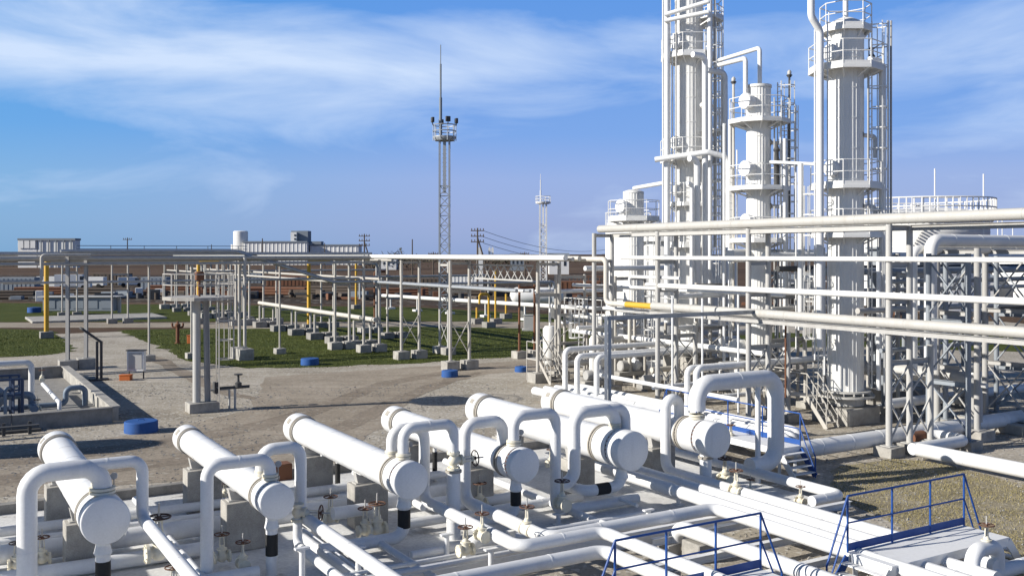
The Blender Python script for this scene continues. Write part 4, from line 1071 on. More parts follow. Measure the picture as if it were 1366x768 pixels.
pipe([gd(846, 54, zat(54, 251)), gd(886, 50, zat(50, 244))], .11, 'white pipe from the short vessel to the tallest tower', group=G_, bands=2)
def beacon(px, Y, py, label):
    p = gd(px, Y, zat(Y, py)); t = thing('beacon_lamp', label, 'lamp', p)
    m = MB(); m.lathe(p, UP, [(0, 0), (0, .1), (.06, .1), (.06, .14), (.1, .14), (.12, .03), (.12, 0)], 10); m.build('lamp_base', M['dark'], t)
    m = MB(); m.lathe(p + UP * .12, UP, [(0, 0), (0, .09), (.12, .1), (.2, .05), (.22, 0)], 10); m.build('lamp_globe', M['steelw'], t)
beacon(1053, 45.5, 103, 'small lamp on the dark mast right of the middle tower'); beacon(978.5, 46.2, 112, 'small lamp on the tan tube left of the middle tower')
m = MB(); p = gd(1036, 44.5, zat(44.5, 212)); m.lathe(p - UP * 1.3, UP, [(0, 0), (0, .13), (1.0, .13), (1.1, .2), (1.16, .2), (1.2, .12), (1.6, .1), (1.7, .16), (1.9, .06), (2.1, .03), (2.1, 0)], 12)
solo('safety_valve', m, M['dark'], 'dark safety valve on the middle tower deck', 'valve')
m = MB(); p = gd(1163, 40.4, zat(40.4, 80)); m.lathe(p, UP, [(0, 0), (0, .12), (.15, .14), (.25, .06), (.45, .05), (.45, .12), (.48, .12), (.48, 0)], 12)
solo('safety_valve', m, M['dark'], 'black valve on the upper deck of the right tower', 'valve')

for k, (px, Y, y0, y1, mt, lab) in enumerate(((897, 49.2, 400, 60, 'white', 'hairline tube on the left flank of the tallest tower'), (902, 48.9, 330, 20, 'steelw', 'grey hairline tube on the left flank of the tallest tower'), (959, 49.0, 440, 30, 'white', 'hairline tube right of the tallest tower, upper reach'),
        (983, 45.8, 440, 200, 'white', 'hairline tube left of the middle tower'), (1033, 44.8, 440, 130, 'steelw', 'grey hairline tube right of the middle tower'), (1041, 44.6, 430, 150, 'white', 'hairline tube beside the dark mast'), (1062, 42.5, 470, 230, 'white', 'hairline tube in the gap before the right tower'),
        (1158, 40.0, 500, 100, 'steelw', 'grey hairline tube on the right flank of the right tower'), (1100, 39.6, 500, 330, 'white', 'hairline tube at the lower left of the right tower'))):
    vpipe(px, Y, y0, y1, .035, lab, mt, bands=0)
def elbow_nozzle(px, Y, py, reach, label):
    p = gd(px, Y, zat(Y, py)); pipe(route(p, 'a+%g z-.9' % reach), .09, label, group=G_, bands=0, kids=[collar(p + WA * .12, WA, .16, .05)])
for px, Y, py, lab in ((935, 48.9, 140, 'side nozzle of the tallest tower above the girdle pipe'), (935, 48.9, 250, 'side nozzle of the tallest tower below the girdle pipe'), (1024, 45.0, 190, 'side nozzle of the middle tower between the decks'), (1024, 45, 275, 'side nozzle of the middle tower below the second deck'), (1146, 40.2, 180, 'side nozzle of the right tower between the upper decks'), (1146, 40.2, 275, 'side nozzle of the right tower above the third deck')):
    elbow_nozzle(px, Y, py, 1.0, lab)

# short vessel and horizontal drums behind it
t = thing('short_vessel', 'short white ribbed vessel with a round manhole left of the tallest tower', 'vessel', gd(845, 55))
c = gd(845, 55); m = MB(); fluted(m, c, .57, 1.2, zat(55, 258), 24); m.build('shell', M['white2'], t)
m = MB(); m.lathe(c + UP * zat(55, 258), UP, [(0, .6), (.1, .58), (.2, .3), (.24, 0)], 24); m.build('top_head', M['white2'], t)
m = MB(); m.lathe(c, UP, [(0, 0), (0, .8), (.7, .8), (.7, .6), (1.25, .6)], 20); m.build('skirt', M['conc'], t)
ring_platform(t, c, zat(55, 293), .57, 1.5); manhole(t, c, zat(55, 276), CAMD, .42, 1.0); ladder(t, c + Vector((.75, -.3, 0)), Vector((1, -.3, 0)).normalized(), 1, zat(55, 293), True)
t = thing('storage_tank', 'white domed tank half hidden behind the short vessel', 'tank', gd(838, 64)); c = gd(838, 64)
m = MB(); m.lathe(c, UP, [(0, 0), (0, 1.5), (zat(64, 305), 1.5), (zat(64, 293), 1.25), (zat(64, 286), .6), (zat(64, 284), 0)], 36); m.build('shell', M['white2'], t)
m = MB()
for k in range(14):
    a_ = 2 * PI * k / 14; m.tube([c + Vector((math.cos(a_) * 1.48, math.sin(a_) * 1.48, zat(64, 305))), c + Vector((math.cos(a_) * 1.48, math.sin(a_) * 1.48, zat(64, 284)))], .025, 5)
m.torus(c + UP * zat(64, 284), UP, 1.48, .025, 24, 5); m.build('railing', M['white2'], t)
t = thing('storage_tank', 'white tank between the short vessel and the tallest tower', 'tank', gd(884, 60)); c = gd(884, 60)
m = MB(); m.lathe(c, UP, [(0, 0), (0, 1.25), (zat(60, 308), 1.25), (zat(60, 300), .8), (zat(60, 297), 0)], 32); m.build('shell', M['white2'], t)
ring_platform(t, c, zat(60, 320), 1.25, 1.7)
t = thing('storage_tank', 'white tank low behind the tallest and the middle tower', 'tank', gd(955, 62)); c = gd(955, 62)
m = MB(); m.lathe(c, UP, [(0, 0), (0, 1.3), (zat(62, 352), 1.3), (zat(62, 345), .8), (zat(62, 343), 0)], 32); m.build('shell', M['white2'], t)

# big storage tank with a railed roof, far right
Y = 125.0; c = gd(1232, Y); rt = 80 * Y / F; zt = zat(Y, 291)
t = thing('storage_tank', 'huge white storage tank with a railed roof, far behind the right steelwork', 'tank', c)
m = MB(); m.lathe(c, UP, [(0, 0), (0, rt), (zt, rt), (zt + .3, rt + .2), (zt + 1.1, rt * .6), (zt + 1.5, 0)], 72)
for k in range(1, 6): m.lathe(c + UP * (zt * k / 6), UP, [(0, rt), (0, rt + .04), (.08, rt + .04), (.08, rt)], 72)
m.build('shell', M['farwhite'], t)
m = MB()
for k in range(60):
    a_ = 2 * PI * k / 60; q = c + Vector((math.cos(a_), math.sin(a_), 0)) * (rt + .7); m.tube([q + UP * zt, q + UP * (zt + 2.3)], .09, 5)
    m.bar(c + Vector((math.cos(a_), math.sin(a_), 0)) * (rt - .1) + UP * (zt - 1.0), q + UP * (zt - .1), .08)
for z in (zt + 2.3, zt + 1.2): m.torus(c + UP * z, UP, rt + .7, .09, 72, 5)
m.lathe(c + UP * (zt - .12), UP, [(0, rt), (0, rt + .85), (.14, rt + .85), (.14, rt)], 72); m.build('walkway', M['farwhite'], t)
m = MB(); s0 = c + Vector((-.6, -.8, 0)).normalized() * (rt + 1.0)
for k in range(36):
    a_ = PI * 1.15 + k * .022; q = c + Vector((math.cos(a_), math.sin(a_), 0)) * (rt + .6); m.box(q + UP * (k * zt / 36), (.9, .3, .08), Vector((math.cos(a_), math.sin(a_), 0)))
m.build('stair', M['farwhite'], t)
m = MB(); gx = c + Vector((-.25, -.95, 0)) * (rt - .5); m.box(gx + UP * (zt + .4), (5.6, 1.6, .1)); m.box(gx + UP * (zt - 1.0), (.2, .2, 2.6))
for dx in (-2.8, -1.4, 0, 1.4, 2.8): m.tube([gx + Vector((dx, -.8, zt + .4)), gx + Vector((dx, -.8, zt + 2.2))], .06, 5)
for z in (1.3, 2.2): m.tube([gx + Vector((-2.8, -.8, zt + z)), gx + Vector((2.8, -.8, zt + z))], .06, 5)
m.build('roof_gantry', M['farwhite'], t)
t = thing('storage_tank', 'second white storage tank at the right edge of the picture, far behind', 'tank', gd(1420, 150)); c = gd(1420, 150)
m = MB(); m.lathe(c, UP, [(0, 0), (0, 10), (9.0, 10), (9.6, 6), (10, 0)], 60); m.build('shell', M['farwhite'], t)
for px, py, Y_, lab in ((1247, 225, 128, 'tall lightning rod over the huge storage tank, left one'), (1312, 232, 118, 'tall lightning rod at the right rim of the huge storage tank'),
                    (1331, 292, 160, 'distant lightning rod right of the huge tank, left one'), (1337, 293, 170, 'distant lightning rod right of the huge tank, middle one'), (1351, 300, 170, 'distant lightning rod right of the huge tank, right one')):
    m = MB(); m.tube([gd(px, Y_, 0), gd(px, Y_, zat(Y_, py))], .09, 6); solo('lightning_rod', m, M['farwhite'], lab, 'mast', 'lightning rods')

# ------------------------------------------------------------------ round platform on a pole
c = pz(266, 549, 0); zp = 5.05
t = thing('pole_platform', 'round railed platform on a thick pale pole with a caged ladder', 'platform', c)
m = MB(); m.cyl(c - WA * .12 + UP * .4, c - WA * .12 + UP * zp, .17, 16); m.build('pole', M['steelw'], t)
m = MB(); m.channel(c + WA * .35 - UB * .05 + UP * .4, c + WA * .27 - UB * .05 + UP * zp, .22, .22, .03); m.build('pole', M['grey'], t, smooth=False)
m = MB(); m.box(c + WA * .1 + UP * .22, (1.25, .9, .44), WA, UB, .02); m.build('base', M['conc'], t)
ring_platform(t, c, zp, .0, 1.55, n=9, ph=0, rail=1.05, mat='rack', brackets=False, toe=0, rr=.022)
ladder(t, c + WA * .75 - UB * .2, WA, .1, zp + 1, True, 'rack')
m = MB(); m.cyl(c + UP * (zp + .05), c + UP * (zp + .8), .05); m.box(c + UP * (zp + .95), (.35, .35, .4), WA, UB, .04); m.build('monitor_head', M['brown'], t)
# valve stub next to it
t = thing('valve_stub', 'small pipe stub with a dark valve beside the round platform pole', 'valve', pz(306, 545, 0)); q = pz(306, 545, 0)
m = MB(); m.tube([q, q + UP * .9, q + UP * .9 + WA * .0 - WA * .9], .05, 8); m.tube([q + WA * .25, q + WA * .25 + UP * .9], .06, 8); m.build('pipe', M['steelw'], t)
m = MB(); m.cyl(q + UP * .95 - WA * .6, q + UP * .95 + WA * .9, .07, 8); m.box(q + UP * 1.0 - WA * .6, (.2, .4, .5), WA, UB, .02); m.lathe(q + UP * .95 + WA * .4, UP, [(0, .16), (.2, .16), (.25, .06), (.55, .05), (.55, .2), (.6, .2), (.6, 0)], 10); m.build('valve_body', M['dark'], t)

# ------------------------------------------------------------------ concrete basin with pump skid, left
bw = .26; zb = .58
def wall(p, q, label, mat='concd'):
    m = MB(); d = (q - p).normalized(); n = UP.cross(d)
    L = (q - p).length; k = max(1, int(L / 3.2))
    for i in range(k):
        a_, b_ = p.lerp(q, i / k) + d * .012, p.lerp(q, (i + 1) / k) - d * .012
        m.box((a_ + b_) / 2 + UP * (zb / 2 - .06), ((b_ - a_).length, bw, zb + .12), d, n, .015)
        m.box((a_ + b_) / 2 + UP * (zb + .03), ((b_ - a_).length, bw + .14, .07), d, n, .012)
    solo('basin_wall', m, M[mat], label, 'wall', 'concrete basin walls')
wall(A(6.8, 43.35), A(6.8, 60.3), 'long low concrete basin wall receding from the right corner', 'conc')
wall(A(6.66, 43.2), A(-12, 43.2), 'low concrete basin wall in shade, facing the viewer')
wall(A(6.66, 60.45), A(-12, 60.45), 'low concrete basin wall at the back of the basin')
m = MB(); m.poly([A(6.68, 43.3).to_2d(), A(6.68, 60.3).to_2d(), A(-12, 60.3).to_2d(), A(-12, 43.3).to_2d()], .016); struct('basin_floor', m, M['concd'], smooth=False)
def qa(px, py, z): return pz(px, py, z)
q = qa(94, 547, .2)
pipe(route(pz(57, 512, .62), 'by537 z-.45 a-2'), .09, 'white pipe running along inside the basin wall', 'white', group='basin pipes', bands=0)
pipe(route(pz(42, 540, .1), 'zy483 a-5'), .13, 'pale upright pipe with an elbow inside the basin', 'white2', group='basin pipes', bands=0)
pipe(route(pz(0, 545, .3), 'a+2.6 z+.7 a+.8 z-.8'), .12, 'pipe toned blue for shade, looping inside the basin', 'bluegrey', group='basin pipes', bands=0)
pipe(route(pz(-20, 530, .9), 'a+1.8 z-.5 b-1'), .16, 'fat pipe toned blue for shade at the left edge inside the basin', 'bluegrey', group='basin pipes', bands=0)
valve(pz(56, 506, .75), UB, 'white valve on the pipe at the back of the basin', .7)
valve(pz(50, 545, .3), WA, 'low valve on the basin floor', .6, v_dark)
p = pz(16, 566, 0)
t = thing('pump_skid', 'pump skid, toned blue for shade, standing in the basin at the left edge', 'pump skid', p)
m = MB()
for dx in (-1.9, -.9, .1, .45):
    for dy in (.8, 2.4): m.bar(p + WA * dx + UB * dy + UP * .05, p + WA * dx + UB * dy + UP * 1.75, .09, .09)
for z in (.25, 1.1, 1.75):
    for dy in (.8, 2.4): m.bar(p - WA * 1.9 + UB * dy + UP * z, p + WA * .45 + UB * dy + UP * z, .08, .08)
m.build('frame', M['navy'], t, smooth=False)
m = MB(); m.lathe(p - WA * 1.8 + UB * 1.6 + UP * .95, WA, [(0, 0), (.05, .35), (.2, .48), (1.4, .48), (1.6, .3), (1.65, 0)], 20); m.build('vessel', M['bluegrey'], t)
m = MB()
for k in range(4): m.tube([p + WA * (-1.7 + .5 * k) + UB * .7 + UP * .1, p + WA * (-1.7 + .5 * k) + UB * .7 + UP * (1.2 + .2 * (k % 2)), p + WA * (-1.2 + .5 * k) + UB * 1.2 + UP * (1.2 + .2 * (k % 2))], .07, 8)
m.build('pipework', M['bluegrey'], t)
m = MB(); m.box(pz(5, 576, .06), (2.6, .5, .10), WA, UB, .02)
for k in range(3): m.box(pz(5, 573, .25) + WA * (-.9 + .9 * k), (.12, .12, .5), WA, UB)
m.box(pz(5, 570, .45), (2.4, .3, .05), WA, UB); solo('access_step', m, M['dark'], 'dark steel access step before the basin wall', 'step', smooth=False)

# ------------------------------------------------------------------ small yard objects
def lid(px, py, w, h, label, rx=1.0):
    Y = 9100.0 / (py - HY); c = pz(px, py, 0); r = w * Y / F / 2; hh = h * Y / F
    m = MB(); m.lathe(c + UB * r * .4, UP, [(0, r), (hh - .03, r), (hh, r - .03), (hh, 0)], 40)
    m.lathe(c + UB * r * .4, UP, [(.06, r), (.06, r + .012), (.12, r + .012), (.12, r)], 40)
    o = solo('manhole_cover', m, M['bluelid'], label, 'manhole', 'blue round well lids')
    k = MB(); k.tube([c + UB * r * .4 + UP * hh - WA * .12, c + UB * r * .4 + UP * (hh + .06) - WA * .1, c + UB * r * .4 + UP * (hh + .06) + WA * .1, c + UB * r * .4 + UP * hh + WA * .12], .012, 5, bend=.03); k.build('handle', M['bluelid'], o)
lid(190, 577, 43, 15, 'large blue round well lid behind the leftmost exchangers'); lid(415, 487, 24, 9, 'blue round well lid at the lawn edge by the road')
lid(602, 503, 22, 9, 'blue round well lid before the trestle on the dirt road'); lid(697, 496, 17, 7, 'blue round well lid near the little steel stair')
lid(806, 487, 16, 6, 'blue round well lid behind the near rack'); lid(46, 417, 17, 7, 'blue round well lid on the far left lawn')
c = pz(182, 505, 0); Yc = c.y
t = thing('control_cabinet', 'white control cabinet on two legs beside the gravel path', 'cabinet', c)
X = Vector((1, 0, 0))
m = MB(); m.box(c + UP * 1.0, (.95, .35, 1.15), X, None, .03); m.build('housing', M['white2'], t)
m = MB(); m.box(c + UP * 1.02 - Vector((0, .185, 0)), (.75, .02, .9), X, None, .008); m.build('door', M['steelw'], t)
m = MB(); m.box(c + UP * 1.6, (1.05, .45, .05), X, None, .01); m.build('roof', M['dark'], t)
for s in (-.4, .4):
    m = MB(); m.box(c + X * s + UP * .22, (.06, .06, .44)); m.build('leg', M['dark'], t)
m = MB(); c = pz(168, 507, 0)
m.box(c + UP * .14, (.6, .4, .28), X, None, .02); m.box(c + UP * .3, (.64, .44, .05), X, None, .01); solo('crate', m, M['orange'], 'small rusty orange crate under the white control cabinet', 'crate')
m = MB(); c = pz(132, 507, 0); m.box(c + UP * .05, (1.0, .6, .10), WA, UB, .02)
for s in (-.1, .12): m.box(c + WA * s + UP * 1.1, (.13, .13, 2.1), WA, UB)
m.tube([c + WA * .12 + UP * 2.1, c - WA * .9 + UP * 2.9, A(7.7, 64)*0 + c - WA * .9 + UP * 2.9 + UB * .3], .07, 8); solo('valve_post', m, M['dark'], 'dark twin post on a plate beside the gravel path', 'post')
t = thing('fire_hydrant', 'rusty red hydrant standing on the lawn', 'hydrant', pz(237, 458, 0)); c = pz(237, 458, 0)
m = MB(); m.lathe(c, UP, [(0, 0), (0, .22), (.08, .22), (.08, .14), (1.3, .14), (1.35, .22), (1.5, .22), (1.6, .08), (1.75, .06), (1.75, 0)], 12); m.build('barrel', M['brown'], t)
for s in (-1, 1):
    m = MB(); m.tube([c + UP * 1.25, c + UP * 1.25 + X * (.42 * s), c + UP * 1.6 + X * (.42 * s)], .08, 8); m.build('outlet', M['brown'], t)
m = MB(); c = pz(255, 458, 0); m.box(c + UP * .3, (.5, .5, .6), X, None, .03); m.box(c + UP * .63, (.56, .56, .06), X, None, .01); solo('marker_box', m, M['orange'], 'small orange box on the lawn near the hydrant', 'box')
m = MB(); c = pz(706, 441, 0); m.box(c + UP * .8, (1.0, .8, 1.2), X, None, .03); m.box(c + UP * 1.43, (1.1, .9, .06), X, None, .01); m.box(c + UP * .1, (1.3, 1.0, .2), X, None, .02)
solo('control_cabinet', m, M['steelw'], 'grey control cabinet on the lawn behind the far rack', 'cabinet')
# yellow standing pipes
def ypost(px, pyb, pyt, r, label, tail='', foot=True, mat='yellow'):
    b = pz(px, pyb, 0); pts = [b + UP * .3, Vector((b.x, b.y, zat(b.y, pyt)))]
    if tail: pts += route(pts[-1], tail)[1:]
    kids = []
    if foot:
        f = MB(); f.box(b + UP * .28, (1.0, 1.0, .56), WA, UB, .03); kids.append(('footing', f, 'concd'))
    pipe(pts, r, label, mat, 'gas_pipe', 'yellow gas pipes', 0, kids=kids)
ypost(62, 451, 346, .19, 'thick yellow post pipe on a block at the gravel path', 'a+3'); ypost(264.5, 432, 350, .15, 'yellow pipe standing behind the round platform', 'a+2')
ypost(412, 440, 347, .17, 'yellow pipe standing on the lawn behind the cream pipe', 'a+2'); ypost(652, 437, 392, .11, 'yellow pipe with an elbow behind the lattice girder, left one', 'a-1 z-.9')
ypost(661, 432, 360, .1, 'tall thin yellow pipe behind the lattice girder'); ypost(636, 432, 410, .1, 'low yellow pipe behind the lattice girder')
ypost(675, 425, 392, .11, 'slim yellow pipe standing beside the white bullet tank'); ypost(475, 412, 350, .14, 'yellow pipe far behind the rack corner'); ypost(500, 440, 362, .12, 'brown pipe standing by the rack corner', 'a+1', mat='brown')
m = MB(); c = pz(938, 403, 2.0)
for s in (-1, 0, 1): m.tube([c + X * s * .8 - UP * 1.5, c + X * s * .8 + UP * .6], .06, 6)
for z in (0, .6): m.tube([c - X * .8 + UP * z, c + X * .8 + UP * z], .06, 6)
solo('yellow_rack', m, M['yellow'], 'small yellow rail frame behind the middle tower foot', 'frame')

# bullet tank and concrete pad
c = at(716, 394, 105); t = thing('bullet_tank', 'white horizontal bullet tank beyond the lawn', 'tank', gd(716, 105))
m = MB(); m.lathe(c - Vector((2.9, 0, 0)), Vector((1, 0, 0)), [(0, 0), (.1, .45), (.35, .75), (.7, .88), (5.1, .88), (5.45, .75), (5.7, .45), (5.8, 0)], 28); m.build('shell', M['farwhite'], t)
for s in (-1.7, 1.7):
    m = MB(); m.box(Vector((c.x + s, c.y, (c.z - .7) / 2)), (.5, 1.2, c.z - .7)); m.build('saddle', M['conc'], t)
m = MB(); m.box(A(-7, 83, .15) * 0 + pz(128, 424, .1), (13, 8, .28), WA, UB, .05)
solo('concrete_pad', m, M['conc'], 'pale concrete pad on the far left lawn', 'slab')
t = thing('pump_shelter', 'low grey shelter with vent panels on the concrete pad', 'shelter', pz(110, 417, .2)); c = pz(110, 417, .25)
m = MB(); m.box(c + UP * 1.0, (8, 2.2, 1.5), X, None, .04)
for k in range(5): m.box(c + UP * 1.0 + X * (-3.2 + 1.6 * k) - Vector((0, 1.1, 0)), (1.2, .1, .9), X)
m.build('housing', M['fargrey'], t, smooth=False)
for s in (-4.2, 4.2):
    m = MB(); m.box(c + X * s + UP * .9, (.3, .3, 1.8)); m.build('post', M['steelw'], t)
m = MB(); m.box(c + UP * 1.85, (9, 2.8, .12), X, None, .02); m.build('roof', M['steelw'], t)

# ------------------------------------------------------------------ light masts
def light_mast(px, Y, pyp, pyt, wpx, label, mat, lamps=True, tilt=0):
    c = gd(px, Y); t = thing('light_mast', label, 'mast', c); h = zat(Y, pyp); w = wpx * Y / F / 2
    m = MB()
    for sx, sy in ((-1, -1), (1, -1), (1, 1), (-1, 1)): m.bar(c + Vector((sx * w, sy * w, 0)), c + Vector((sx * w, sy * w, h)), .16 * Y / 112, .16 * Y / 112)
    n = max(6, int(h * .72 / (2 * w * .95)))
    for k in range(n):
        z0, z1 = h * .74 * k / n, h * .74 * (k + 1) / n
        for (ax, ay), (bx, by) in (((-1, -1), (1, -1)), ((1, -1), (1, 1)), ((1, 1), (-1, 1)), ((-1, 1), (-1, -1))):
            p_, q = (ax, ay), (bx, by)
            if k % 2: p_, q = q, p_
            m.bar(c + Vector((p_[0] * w, p_[1] * w, z0)), c + Vector((q[0] * w, q[1] * w, z1)), .09 * Y / 112, .09 * Y / 112)
            m.bar(c + Vector((ax * w, ay * w, z1)), c + Vector((bx * w, by * w, z1)), .07 * Y / 112, .07 * Y / 112)
    m.build('lattice', M[mat], t, smooth=False)
    m = MB(); m.bar(c + UP * h * .7, c + UP * h, .35, .05)
    for k in range(int(h * .3 / .5)): m.box(c + UP * (h * .7 + k * .5), (.5, .06, .06))
    m.build('ladder', M[mat], t, smooth=False)
    R_ = w * 2.35; m = MB(); m.lathe(c + UP * h, UP, [(0, 0), (0, R_ * .85), (.35, R_), (.5, R_), (.5, 0)], 20); m.build('platform_deck', M[mat], t)
    m = MB()
    for z in (1.1, 1.8): m.torus(c + UP * (h + z), UP, R_, .06, 24, 5)
    for k in range(10):
        a_ = 2 * PI * k / 10; q = c + Vector((math.cos(a_) * R_, math.sin(a_) * R_, h)); m.tube([q, q + UP * 1.8], .05, 5)
    m.build('railing', M[mat], t)
    if lamps:
        for k in range(4):
            a_ = 2 * PI * k / 4 + .35; o_ = Vector((math.cos(a_), math.sin(a_), 0)); q = c + o_ * (R_ + .1) + UP * (h + 2.15)
            m = MB(); m.box(q + UP * .2, (.55, .3, .6), UP.cross(o_), o_, .04); m.box(q - UP * .22, (.1, .1, .3)); m.build('floodlight', M['dark'], t)
    m = MB(); zt = zat(Y, pyt); z1 = h + (zt - h) * .45; z2 = h + (zt - h) * .8
    m.cyl(c - Vector((w * .8, 0, 0)) + UP * h, c - Vector((w * .8, 0, 0)) + UP * z1, .17); m.cyl(c - Vector((w * .8, 0, 0)) + UP * z1, c - Vector((w * .8, 0, 0)) + UP * z2, .11); m.cyl(c - Vector((w * .8, 0, 0)) + UP * z2, c - Vector((w * .8, 0, 0)) + UP * zt, .05)
    m.build('spire', M['fargrey'] if lamps else M[mat], t)
light_mast(593, 112, 188, 60, 13, 'tall grey lattice light mast with dark floodlights and a needle spire', 'galv')
light_mast(724.5, 235, 272, 232, 8.5, 'distant white lattice mast with a small round platform', 'farwhite', False)

# ------------------------------------------------------------------ power poles and wires
def pole(px, Y, pyt, label, arms=2, strut=False, mat='dark', group='power poles'):
    c = gd(px, Y); zt = zat(Y, pyt); t = thing('power_pole', label, 'power pole', c, group)
    m = MB(); m.cyl(c, c + UP * zt, .2, 8, .13)
    if strut: m.cyl(c + Vector((3.0, 0, 0)), c + UP * (zt * .85), .16, 8, .13)
    m.build('pole_shaft', M['timber'], t)
    for k in range(arms):
        m = MB(); z = zt - .5 - k * 1.0; m.box(c + UP * z, (2.4, .14, .16)); 
        for s in (-1.05, -.5, .5, 1.05): m.cyl(c + Vector((s, 0, z)), c + Vector((s, 0, z + .42)), .08, 6)
        m.build('crossarm', M['timber'], t)
    return c + UP * (zt - .1)
w0 = pole(637, 175, 304, 'strutted power pole with two crossarms between the two light masts', 3, True)
pole(486, 210, 312, 'strutted power pole just right of the grain elevator', 3, True)
w1 = pole(700, 260, 336, 'distant power pole before the white mast', 1)
for px, Y, py, lab in ((550, 240, 319, 'bare pole left of the tall light mast'), (170, 260, 317, 'bare pole between the far warehouse and the grain elevator'), (282, 330, 326, 'short bare pole left of the grain elevator'), (350, 240, 318, 'leaning dark pole before the ribbed silos'),
                    (578, 230, 336, 'short pole with a box by the foot of the tall light mast'), (433, 300, 324, 'short pole before the lower silo block')):
    pole(px, Y, py, lab, 1 if px in (578, 170) else 0)
wp = pole(840, 300, 322, 'distant power pole hidden by the short vessel', 3)
for k in range(3):
    m = MB(); a_ = w0 + Vector((1, 0, -.4 - k * 1.1)); b_ = gd(840, 300, zat(300, 322) - .4 - k * 1.2)
    pts = [a_.lerp(b_, i / 16) - UP * (3.2 * 4 * (i / 16) * (1 - i / 16)) for i in range(17)]
    m.tube(pts, .045, 5, bend=.01); solo('power_line', m, M['dark'], ('topmost', 'middle', 'lowest')[k] + ' sagging power line right of the strutted pole', 'wire', 'sagging power lines')

# ------------------------------------------------------------------ grain elevator and other far buildings
def ribbed(m, c, sx, sy, z0, z1, n, mat=None):
    m.box(c + UP * ((z0 + z1) / 2), (sx, sy, z1 - z0))
    for k in range(n):
        x = -sx / 2 + sx * (k + .5) / n; m.cyl(c + Vector((x, -sy / 2 + sx / n * .49, z0)), c + Vector((x, -sy / 2 + sx / n * .49, z1 - .4)), sx / n * .56, 14)
Y = 600.0; S = Y / F
def bx(px): return (px - CX) * S
t = thing('grain_elevator', 'pale grain elevator with ribbed silos and a grey head house on the horizon', 'grain elevator', Vector((bx(395), Y, 0)))
m = MB(); ribbed(m, Vector((bx(371), Y, 0)), 84 * S, 16, 0, zat(Y, 323.5), 16); m.build('silo_block', M['farwhite'], t)
m = MB(); ribbed(m, Vector((bx(447), Y + 4, 0)), 64 * S, 14, 0, zat(Y, 328), 11); m.build('silo_block', M['farwhite'], t)
m = MB(); m.box(Vector((bx(371), Y + .5, zat(Y, 322.8))), (85.5 * S, 18, .9)); m.box(Vector((bx(447), Y + 4.5, zat(Y, 327))), (66 * S, 16, .9)); m.build('roof_slab', M['fargrey'], t)
m = MB(); m.box(Vector((bx(401), Y + 2, zat(Y, 318))), (22 * S, 10, 20 * S)); m.build('head_house', M['fargrey'], t)
m = MB(); m.box(Vector((bx(394), Y - 1, zat(Y, 318))), (8 * S, 8, 16 * S)); m.build('stair_tower', M['farwhite'], t)
m = MB(); m.lathe(Vector((bx(321), Y, 0)), UP, [(0, 0), (0, 9.5 * S), (zat(Y, 309), 9.5 * S), (zat(Y, 308), 8 * S), (zat(Y, 308), 0)], 24); m.lathe(Vector((bx(311), Y, 0)), UP, [(0, 3 * S), (zat(Y, 326), 3 * S), (zat(Y, 326), 0)], 12); m.build('round_silo', M['farwhite'], t)
for k in range(4):
    w_ = MB(); w_.box(Vector((bx(396 + 4 * (k % 2)), Y - 5.1, zat(Y, 314 + 5 * (k // 2)))), (1.0, .2, 1.1)); w_.build('window', M['glass'], t)
m = MB(); m.box(Vector((bx(424), Y, zat(Y, 324))), (12 * S, 8, 4 * S)); m.build('conveyor_house', M['fargrey'], t)
Y = 480.0; S = Y / F
t = thing('warehouse', 'pale panelled warehouse on the horizon at the far left', 'warehouse', Vector((bx(62), Y, 0)))
m = MB(); m.box(Vector((bx(75), Y + 3, zat(Y, 320) / 2)), (50 * S, 5.4, zat(Y, 320)))
m.build('wall', M['farwhite'], t)
m = MB(); m.box(Vector((bx(36), Y + 3, zat(Y, 320) / 2)), (25 * S, 5.4, zat(Y, 320)))
for k in range(3): m.box(Vector((bx(28 + 8 * k), Y - .1, zat(Y, 326))), (6.4 * S, .3, 10 * S))
m.build('panel_wall', M['farwhite'], t)
for k in range(5):
    m = MB(); m.box(Vector((bx(55 + 10 * k), Y - .15, zat(Y, 320) / 2)), (.5, .4, zat(Y, 320))); m.build('pilaster', M['fargrey'], t)
m = MB(); m.box(Vector((bx(62), Y + 3, zat(Y, 319.2))), (77 * S, 6.6, 1.0)); m.build('roof', M['fargrey'], t)
Y = 210.0; S = Y / F
t = thing('equipment_kiosk', 'white kiosk with railings between the light masts on the horizon', 'kiosk', Vector((bx(650), Y, 0)))
m = MB(); m.box(Vector((bx(640), Y, zat(Y, 336))), (5 * S, 2, 12 * S)); m.box(Vector((bx(640), Y, zat(Y, 342) / 2)), (1.4, 1.4, zat(Y, 342))); m.build('housing', M['farwhite'], t)
m = MB()
for s in (653, 657): m.box(Vector((bx(s), Y, zat(Y, 337))), (.25, .25, 2.4)); m.box(Vector((bx(s), Y, zat(Y, 335))), (.5, .3, 1.2))
m.box(Vector((bx(650), Y, zat(Y, 343))), (24 * S, 1.5, .3)); m.build('antenna', M['farwhite'], t)
